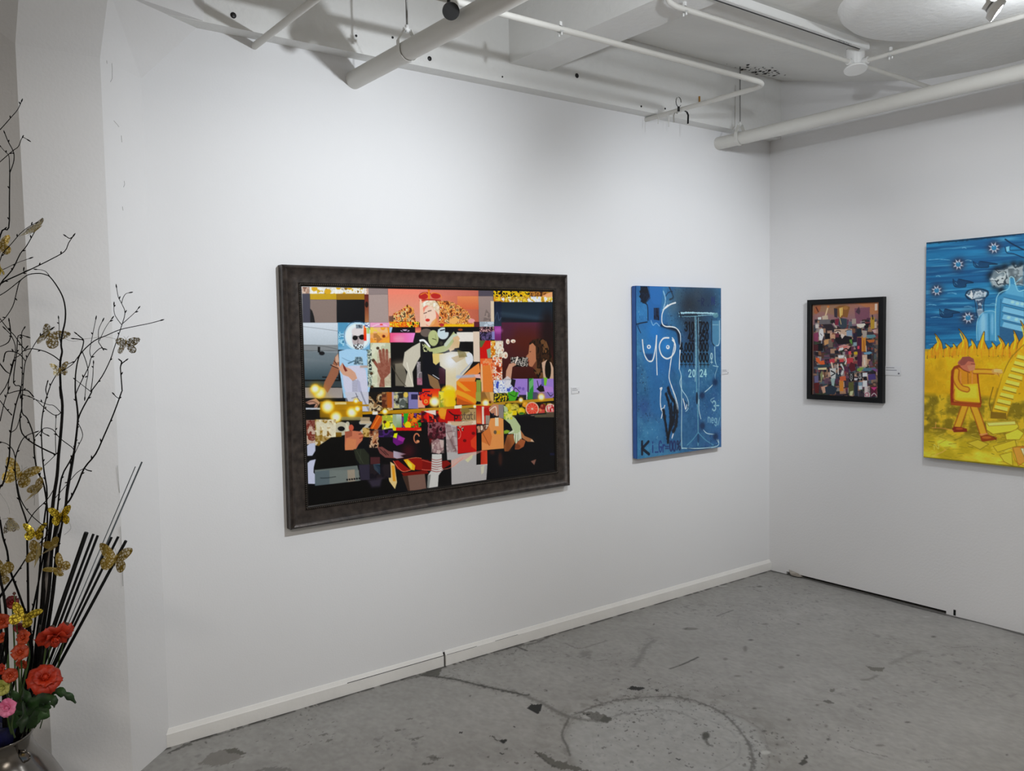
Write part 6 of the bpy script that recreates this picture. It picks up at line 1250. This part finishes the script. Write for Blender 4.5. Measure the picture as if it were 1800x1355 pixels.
branch('dark stem curving from the left edge into the vase mouth', [
    ([(24, 1296)] + W(cC, [(60,1000),(10,720),(45,560),(40,300),(20,150),(0,60)]) + [(-8, 960), (-14, 900)], 8, 4, 0),
    (W(cC, [(0,640),(30,500),(42,420)]), 5, 4, .2)], -.12, m='bark')
branch('dark stem crossing low behind the orange flowers', [
    ([(30, 1300)] + W(cC, [(210,640),(200,400),(165,280),(120,150),(65,0)]) + W(cB, [(50,1150),(20,1050),(0,930)]), 6, 3.5, 0),
    (W(cC, [(-10,200),(60,100),(130,0)]) + W(cB, [(200,1180),(330,1040)]), 5, 2, .2)], .05)
branch('pale grey trunk piece with peeling bark behind the gold butterflies', [
    ([(38, 1302)] + W(cC, [(225,720),(265,400),(300,200),(318,60)]) + W(cB, [(350,1180),(385,1040),(408,960)]), 13, 8, 0)], .03, m='barkl')
# black reeds
def reed(label, top, bot, w, d0, d1, m='stick', end=(34, 1292)):
    a = deep(top[0], top[1], d1); b = deep(bot[0], bot[1], d0)
    dirn = (b - a).normalized(); c = b + dirn * max(0, (b.z - .44) / max(.2, -dirn.z))
    bm = bmesh.new(); tube(bm, [a, b, c], w * PXM / 2, 8)
    tag(bm_obj('reed_stick', bm, M[m]), label, 'stick', 'straight sticks fanned out right of the branches')
reed('thickest black stick, leftmost of the fan', (151.8, 935.9), (64, 1190), 7.5, 2.26, 2.22)
reed('second black stick from the left of the fan', (164.3, 938.4), (76, 1172), 4.6, 2.30, 2.34)
reed('third black stick, close beside the second', (171.9, 940.9), (82, 1175), 4.8, 2.34, 2.42)
reed('black stick in the right half of the fan, lowest top of its pair', (196.4, 944), (88, 1180), 4.2, 2.32, 2.36)
reed('slim black stick just left of the outermost one', (207.7, 943.4), (92, 1178), 4.4, 2.28, 2.26)
reed('outermost right black stick behind the clean gold butterfly', (221.3, 950.6), (97, 1181), 5.4, 2.30, 2.26)
reed('long thin grey stick reaching far above the black ones', (249.6, 811.7), (90, 1182), 3.0, 2.34, 2.46, 'greyreed')
reed('second thin grey stick crossing the long one', (238, 820), (86, 1176), 1.8, 2.38, 2.60, 'greyreed')

# butterflies
def wing_outline(kind):
    if kind == 'fore': return [(0,.02),(.10,.26),(.32,.52),(.64,.70),(.92,.72),(1.0,.62),(.95,.44),(.80,.22),(.62,.04),(.34,-.06),(.10,-.06)]
    return [(0,.02),(.30,.0),(.56,.0),(.72,-.14),(.76,-.34),(.64,-.56),(.42,-.66),(.22,-.56),(.08,-.34)]
def butterfly(label, px, py, d, size, rot, yaw, fold, mt='gold', tilt=0):
    """size: wing length in px; rot: in-view rotation; yaw: turn about the body; fold: wing lift in degrees"""
    p = deep(px, py, d)
    basis = Matrix((CR, CU, -CD)).transposed().to_4x4()
    Rm = basis @ Matrix.Rotation(math.radians(rot), 4, 'Z') @ Matrix.Rotation(math.radians(tilt), 4, 'X') @ Matrix.Rotation(math.radians(yaw), 4, 'Y')
    t = empty('gold_butterfly', p, None, label, 'butterfly', 'gold butterflies clipped to the branches and sticks')
    t.rotation_euler = Rm.to_euler()
    S = size * d / CF
    for sx, nm in ((-1, 'left'), (1, 'right')):
        for kind in ('fore', 'hind'):
            bm = bmesh.new(); out = wing_outline(kind)
            pts = [(p_.x, p_.y) for p_ in smooth_path([(a, b, 0) for a, b in out + [out[0]]], 2)][:-1]
            f = math.radians(fold)
            c = bm.verts.new((0, 0, 0)) if False else None
            vs0 = [bm.verts.new((sx * x * math.cos(f) * S, y * S, (x * math.sin(f) + .08 * math.sin(x * 3)) * S)) for x, y in pts]
            cx = sum(x for x, y in pts) / len(pts); cy = sum(y for x, y in pts) / len(pts)
            cv = bm.verts.new((sx * cx * math.cos(f) * S, cy * S, (cx * math.sin(f) + .10 * math.sin(cx * 3)) * S))
            for i in range(len(vs0)): bm.faces.new((vs0[i], vs0[(i+1) % len(vs0)], cv))
            bmesh.ops.recalc_face_normals(bm, faces=bm.faces)
            bmesh.ops.solidify(bm, geom=bm.faces[:], thickness=.0004)
            bm_obj('wing', bm, M[mt], t)
    bm = bmesh.new(); tube(bm, [(0, .26*S, .01*S), (0, .12*S, .02*S), (0, -.1*S, .015*S), (0, -.42*S, 0)], [.02*S, .055*S, .045*S, .012*S], 8); bm_obj('body', bm, M['gold'] if mt != 'goldb' else M['goldb'], t)
    bm = bmesh.new(); tube(bm, [(0, .24*S, .02*S), (.07*S, .42*S, .05*S), (.16*S, .55*S, .05*S)], .0003, 4); bm_obj('antenna', bm, M['bark'], t)
    bm = bmesh.new(); tube(bm, [(0, .24*S, .02*S), (-.07*S, .42*S, .05*S), (-.16*S, .55*S, .05*S)], .0003, 4); bm_obj('antenna', bm, M['bark'], t)
    return t
butterfly('topmost gold butterfly, seen edge on beside a rising twig', 64, 404, 2.30, 30, 128, 62, 18, 'goldd')
butterfly('gold butterfly cut by the left photo edge, upper of two there', -2, 436, 2.32, 24, 20, 30, 20)
butterfly('gold butterfly cut by the left photo edge, lower of two there', 2, 473, 2.30, 22, 200, 35, 20, 'goldb')
butterfly('pale narrow butterfly beside a knot of black buds', 84, 588, 2.34, 30, -35, 60, 30, 'goldd')
butterfly('small brownish butterfly on the arching branch', 105, 650, 2.33, 17, 10, 30, 30, 'goldd')
butterfly('lace-winged butterfly farthest right in the fine spray', 221, 602, 2.42, 26, -18, 40, 40, 'goldd', 30)
butterfly('wide open butterfly with dotted wing tips, left of the arching branch', 35, 835, 2.28, 32, -16, 8, 12, 'gold', -25)
butterfly('gold butterfly with folded wings just below the dotted one', 69, 862, 2.30, 28, 140, 58, 25)
butterfly('grey edge-on butterfly by the left photo edge', 18, 911, 2.26, 28, 10, 10, 80, 'goldd', 75)
butterfly('gold and brown butterfly with raised wings on the thick branch', 107, 906, 2.24, 24, 6, 25, 42, 'goldb')
butterfly('shining yellow butterfly left of the thick branch', 62, 938, 2.24, 22, 10, 20, 30, 'goldb', -30)
butterfly('gold butterfly hanging head down below the shining one', 71, 970, 2.25, 30, 175, 45, 30)
butterfly('narrow gold butterfly slanting across the thick branch', 94, 964, 2.22, 24, 125, 60, 30)
butterfly('dark gold lace butterfly low on the thick branch', 104, 1000, 2.23, 24, 60, 40, 35, 'gold')
butterfly('clean flat gold butterfly on the outermost sticks', 204, 982, 2.24, 33, -8, -10, 10, 'gold', -5)
butterfly('large gold butterfly low at the left photo edge', 4, 1010, 2.25, 30, 85, 30, 20)
butterfly('bright lace butterfly just above the orange flowers', 42, 1085, 2.20, 27, -14, 6, 14, 'goldb', -35)

# thin wires of the butterflies
for lab, pts in (('fine wire looping right of the spray', W(cA, [(470,905),(540,930),(620,915),(700,905),(780,897),(866,915)])), ('fine wire curling below the raised-wing butterfly', W(cB, [(445,870),(490,960),(492,1000),(450,1036)])), ('fine wire drooping at the left edge', W(cB, [(-5,740),(40,800),(62,850),(68,890)])), ('fine wire hanging between branches in the left cluster', W(cB, [(215,690),(240,760),(240,830)]))):
    bm = bmesh.new(); tube(bm, smooth_path([deep(x, y, 2.30) for x, y in pts], 3), .0004, 4)
    tag(bm_obj('wire', bm, M['steel']), lab, 'wire', 'fine butterfly wires')

# ------------------------------------------------------------------ flowers
M['petal'] = mat('orange_red_petal', '#cc3a16', .5, col2='#a0220c', cscale=30, clo=.3, chi=.65)
M['petal2'] = mat('orange_petal', '#cc5024', .5, col2='#9a2c12', cscale=30, clo=.3, chi=.65)
M['petal3'] = mat('deep_red_petal', '#8c1a18', .55, col2='#5c1014', cscale=30)
M['rose'] = mat('pink_petal', '#f08cb4', .5, col2='#d8608c', cscale=25)
M['lime'] = mat('yellow_green_petal', '#c8c468', .5, col2='#98a040', cscale=25)
M['stem'] = mat('green_stem', '#46602c', .5); M['leaf'] = mat('dark_leaf', '#2f5226', .5, bump=.1, bscale=60, col2='#1c3418', cscale=22)
M['navy'] = mat('navy_ruffle_cloth', '#0d1150', .6, bump=.1, bscale=50, col2='#060726', cscale=18)
M['bud'] = mat('closed_bud', '#5c2420', .6, col2='#3c3018', cscale=30)
def petal_mesh(bm, R, ang, open_, width, curl, n=6, m=5, ruffle=.0, ph=0):
    """one cupped petal rooted at the origin; open_ = lean from the axis in radians"""
    rows = []
    for i in range(n + 1):
        t = i / n; lean = open_ * (t ** .8) + curl * t * t
        row = []
        for j in range(m + 1):
            s = (j / m - .5) * 2; w = width * math.sin(min(1, t * 1.15 + .12) * PI * .62) ** .8
            r = R * (t * math.sin(lean) + .04); z = R * t * math.cos(lean) + ruffle * R * math.sin(s * 5 + ph) * t * t
            a = ang + s * w * (1 - .35 * t * t if t > .7 else 1)
            rr_ = r + R * .10 * (s * s) * t
            row.append(bm.verts.new((rr_ * math.cos(a), rr_ * math.sin(a), z - R * .10 * s * s * t)))
        rows.append(row)
    for i in range(n):
        for j in range(m):
            f = bm.faces.new((rows[i][j], rows[i][j+1], rows[i+1][j+1], rows[i+1][j])); f.smooth = True
def flower(label, cat, px, py, d, rad_px, axis_px, m, layers, stem_to=None, name='ranunculus', group=None, toward=.8, centre=None):
    """axis_px: direction in the view the bloom faces (x right, y up); toward: how much it faces the camera"""
    p = deep(px, py, d); R = rad_px * d / CF
    ax = (CR * axis_px[0] + CU * axis_px[1] - CD * toward).normalized()
    t = empty(name, p, None, label, cat, group)
    q = ax.to_track_quat('Z', 'Y')
    for k, (cnt, rr_, op, wd, cu) in enumerate(layers):
        for i in range(cnt):
            bm = bmesh.new(); petal_mesh(bm, R * rr_, 0, op, wd, cu, ruffle=.13, ph=i * 1.7 + k)
            bmesh.ops.rotate(bm, verts=bm.verts, matrix=(q @ Euler((0, 0, 2*PI*i/cnt + k*.7 + rnb.uniform(-.15, .15))).to_quaternion()).to_matrix())
            bmesh.ops.translate(bm, verts=bm.verts, vec=-ax * R * .45)
            o = bm_obj('petal', bm, M[m], t)
            sm_ = o.modifiers.new('thick', 'SOLIDIFY'); sm_.thickness = .0008
    bm = bmesh.new(); lathe(bm, [(.0001, R*.3), (R*.16, R*.22), (R*.2, R*.0), (R*.12, -R*.3), (.0001, -R*.4)], 12, (0, 0, 0), q); bm_obj('centre', bm, M[centre or m], t)
    if stem_to:
        e = deep(*stem_to) - p; s0 = -ax * R * .5
        bm = bmesh.new(); tube(bm, smooth_path([s0, s0 * 1.4 + e * .2 - ax * .01, e * .6, e], 4), .0022, 7); bm_obj('stem', bm, M['stem'], t)
    return t
RAN = [(7, 1.08, 1.18, .98, .12), (6, .95, .9, 1.05, -.1), (6, .8, .6, 1.1, -.35), (5, .62, .35, 1.2, -.5), (4, .45, .15, 1.4, -.5)]
CUP = [(6, 1.05, .95, 1.0, .1), (5, .85, .6, 1.1, -.25), (4, .6, .3, 1.2, -.4)]
SM = [(5, 1.0, 1.0, .95, .1), (4, .8, .6, 1.1, -.2), (3, .6, .3, 1.2, -.4)]
flower('largest open orange-red bloom, just above the green leaves', 'flower', 79, 1191, 2.12, 25, (.35, .55), 'petal', RAN, (46, 1285, 2.26), group='orange blooms', toward=.45)
flower('wide orange-red bloom tilted to the right, above the largest one', 'flower', 97, 1121, 2.17, 28, (.35, -.5), 'petal', RAN, (52, 1285, 2.28), group='orange blooms', toward=.35)
for lab, x, y, r, d, ax, m in (('small orange bloom below the bright lace butterfly', 40, 1120, 14, 2.18, (-.2,.3), 'petal2'), ('small orange bloom low left of the wide bloom', 35, 1146, 15, 2.16, (.3,.5), 'petal2'),
        ('dark red bloom highest at the left edge', 21, 1058, 12, 2.26, (.4,.4), 'petal3'), ('small red bloom cut by the left edge', 3, 1092, 14, 2.22, (.2,.2), 'petal2'),
        ('half-open red bloom between the butterfly and orange blooms', 33, 1103, 9, 2.26, (.6,.3), 'petal3'), ('low orange bloom above the yellow-green one', 18, 1187, 13, 2.14, (.5,.2), 'petal2'),
        ('red bloom lying at the far left, below the cut one', 2, 1176, 10, 2.2, (-.4,.2), 'petal'), ('small orange bloom hidden behind the dark stems', 38, 1168, 11, 2.24, (0,-.4), 'petal2'),
        ('small orange bloom at the left edge beside the dark stem', 3, 1120, 10, 2.25, (.2,.6), 'petal2')):
    flower(lab, 'flower', x, y, d, r, ax, m, SM, (34 + (x-30)*.3, 1284, 2.28), group='orange blooms')
flower('pink rose low at the left edge above the vase rim', 'rose', 12, 1244, 2.06, 16, (.1, .35), 'rose', CUP + [(4, .34, .12, .9, 0)], (26, 1296, 2.2), name='rose', centre='rose')
flower('yellow-green bloom at the left edge above the pink rose', 'flower', 3, 1209, 2.14, 14, (.1, .2), 'lime', SM, (20, 1290, 2.25), name='lisianthus', centre='lime')
for lab, x, y, r in (('closed dark red bud right of the wide bloom', 116, 1102, 9), ('closed dark red bud above the wide bloom', 92, 1104, 6), ('tiny pale bud at the top of the orange blooms', 25, 1043, 3)):
    p = deep(x, y, 2.2); t = empty('flower_bud', p, None, lab, 'bud', 'closed buds'); R = r * 2.2 / CF
    bm = bmesh.new(); lathe(bm, [(.0001, R), (R*.55, R*.75), (R*.95, R*.1), (R*.8, -R*.55), (.0001, -R*.9)], 14); bm_obj('bud', bm, M['bud'], t)
    e = deep(40 + (x-40)*.4, 1280, 2.28) - p
    bm = bmesh.new(); tube(bm, smooth_path([Vector((0,0,-R*.8)), e*.4 + Vector((.004,0,0)), e], 4), .0014, 6); bm_obj('stem', bm, M['stem'], t)
# leaves
def leaf_spray(label, pts, d, lobes, w_px, m='leaf'):
    P = smooth_path([deep(x, y, dd) for (x, y), dd in zip(pts, d)], 4)
    t = empty('leaf_spray', P[0], None, label, 'leaves', 'lobed green leaves')
    o0 = P[0]; bm = bmesh.new(); tube(bm, [p - o0 for p in P], [.0016 - .001*i/len(P) for i in range(len(P))], 6); bm_obj('stem', bm, M['stem'], t)
    bm = bmesh.new(); n = len(P); up = -CD
    L = []; Rr = []; C = []
    for i, p in enumerate(P):
        f = i / (n-1); t_ = (P[min(i+1, n-1)] - P[max(i-1, 0)]).normalized(); s = t_.cross(up).normalized()
        w = w_px * PXM * (math.sin(PI * min(1, .15 + f * .9)) ** .6) * (.32 + .68 * abs(math.sin(f * PI * lobes)))
        L.append(bm.verts.new(p - o0 + s * w + t_ * w * .35 + up * .002)); Rr.append(bm.verts.new(p - o0 - s * w + t_ * w * .35 - up * .003)); C.append(bm.verts.new(p - o0 + up * .003))
    for i in range(n - 1):
        bm.faces.new((L[i], C[i], C[i+1], L[i+1])); bm.faces.new((C[i], Rr[i], Rr[i+1], C[i+1]))
    for f in bm.faces: f.smooth = True
    o = bm_obj('leaf_blade', bm, M[m], t); sm_ = o.modifiers.new('thick', 'SOLIDIFY'); sm_.thickness = .0007
leaf_spray('lobed leaf reaching farthest right above the vase', W(cC, [(300,850),(360,820),(420,830),(470,860),(508,900)]), [2.16,2.14,2.13,2.13,2.14], 3.5, 8)
leaf_spray('leaf cluster below the largest bloom', W(cC, [(170,980),(230,900),(290,860),(350,870),(365,930)]), [2.2,2.16,2.14,2.12,2.12], 3, 13)
leaf_spray('leaf curling down at the right of the vase mouth', W(cC, [(200,1000),(260,960),(320,955),(270,1000),(255,1040)]), [2.2,2.15,2.12,2.11,2.11], 2.5, 9)
leaf_spray('leaf hanging over the vase rim', W(cC, [(150,900),(160,960),(150,1030),(145,1100)]), [2.2,2.14,2.12,2.12], 2.5, 11)
leaf_spray('upright leaf behind the largest bloom', W(cC, [(190,1020),(200,920),(170,850),(150,780)]), [2.24,2.2,2.2,2.22], 2.5, 12)
leaf_spray('leaf between the yellow-green bloom and the stems', W(cC, [(150,1000),(110,900),(90,840),(60,800)]), [2.24,2.2,2.18,2.18], 2.5, 12)
leaf_spray('narrow leaf rising behind the orange blooms', W(cC, [(250,980),(262,880),(290,820),(330,800)]), [2.28,2.25,2.24,2.24], 2, 13)
leaf_spray('broad leaf at the right side of the bouquet base', W(cC, [(180,1060),(240,990),(300,930),(340,900)]), [2.24,2.2,2.18,2.18], 3, 14)
leaf_spray('low dark leaf inside the vase mouth', W(cC, [(60,1080),(100,1000),(120,950),(180,900)]), [2.26,2.24,2.22,2.22], 2, 14)

# ------------------------------------------------------------------ vase
M['pewter'] = mat('polished_pewter', '#75706a', .18, metal=1, bump=.02, bscale=18)
zr = VA.z + .012
t = empty('metal_vase', (VX, VY, 0), None, 'shiny pewter vase with a ring handle, cut by the bottom left corner', 'vase')
bm = bmesh.new()
K = .095 / .10
prof = [(.085, 0), (.10, .004), (.105, .02), (.12, .05), (.160, .13), (.185, .21), (.186, .27), (.170, .335), (.145, .385), (.118, .42), (.102, .445), (.097, zr - .02), (.100, zr - .008), (.104, zr), (.099, zr + .002), (.092, zr - .008), (.090, .43), (.11, .40), (.15, .33), (.0001, .32)]
lathe(bm, prof, 64); bm_obj('body', bm, M['pewter'], t, smooth=True)
bm = bmesh.new()
side = CR.copy(); side.z = 0; side.normalize()
c0 = side * .108 + Vector((0, 0, zr - .045)) - Vector((CD.x, CD.y, 0)).normalized() * .03
ring = [c0 + (CR * math.cos(a) + CU * math.sin(a)) * .013 for a in [2*PI*i/18 for i in range(19)]]
tube(bm, ring, .0022, 8); bm_obj('ring_handle', bm, M['pewter'], t)
bm = bmesh.new(); e = c0 + CU * .013; tube(bm, [e - side*.012, e + side*.003], .005, 8); bm_obj('handle_lug', bm, M['pewter'], t)
# navy ruffle round the mouth
t = empty('cloth_ruffle', (VX, VY, zr), None, 'dark navy crumpled ruffle filling the vase mouth under the rose', 'cloth')
bm = bmesh.new(); rows = []
for i in range(9):
    f = i / 8; row = []
    for k in range(72):
        a = 2*PI*k/72; rip = math.sin(a*9 + f*2) * .5 + math.sin(a*5 + 1.3) * .5
        r = .075 + .022 * f + .012 * rip * f; z = -.03 + .085 * f - .012 * f * f + .012 * rip * f
        row.append(bm.verts.new((r*math.cos(a), r*math.sin(a), z)))
    rows.append(row)
for i in range(8):
    for k in range(72): bm.faces.new((rows[i][k], rows[i][(k+1) % 72], rows[i+1][(k+1) % 72], rows[i+1][k]))
o = bm_obj('ruffle', bm, M['navy'], t, smooth=True); sm_ = o.modifiers.new('thick', 'SOLIDIFY'); sm_.thickness = .0015
bm = bmesh.new(); rows = []
for i in range(7):
    f = i / 6; row = []
    for k in range(48):
        a = 2*PI*k/48; rip = math.sin(a*7 + f*3)
        row.append(bm.verts.new(((.012 + .068*f)*math.cos(a), (.012 + .068*f)*math.sin(a), .035 - .05*f + .008*rip*f)))
    rows.append(row)
for i in range(6):
    for k in range(48): bm.faces.new((rows[i][k], rows[i][(k+1) % 48], rows[i+1][(k+1) % 48], rows[i+1][k]))
bm_obj('ruffle_centre', bm, M['navy'], t, smooth=True)
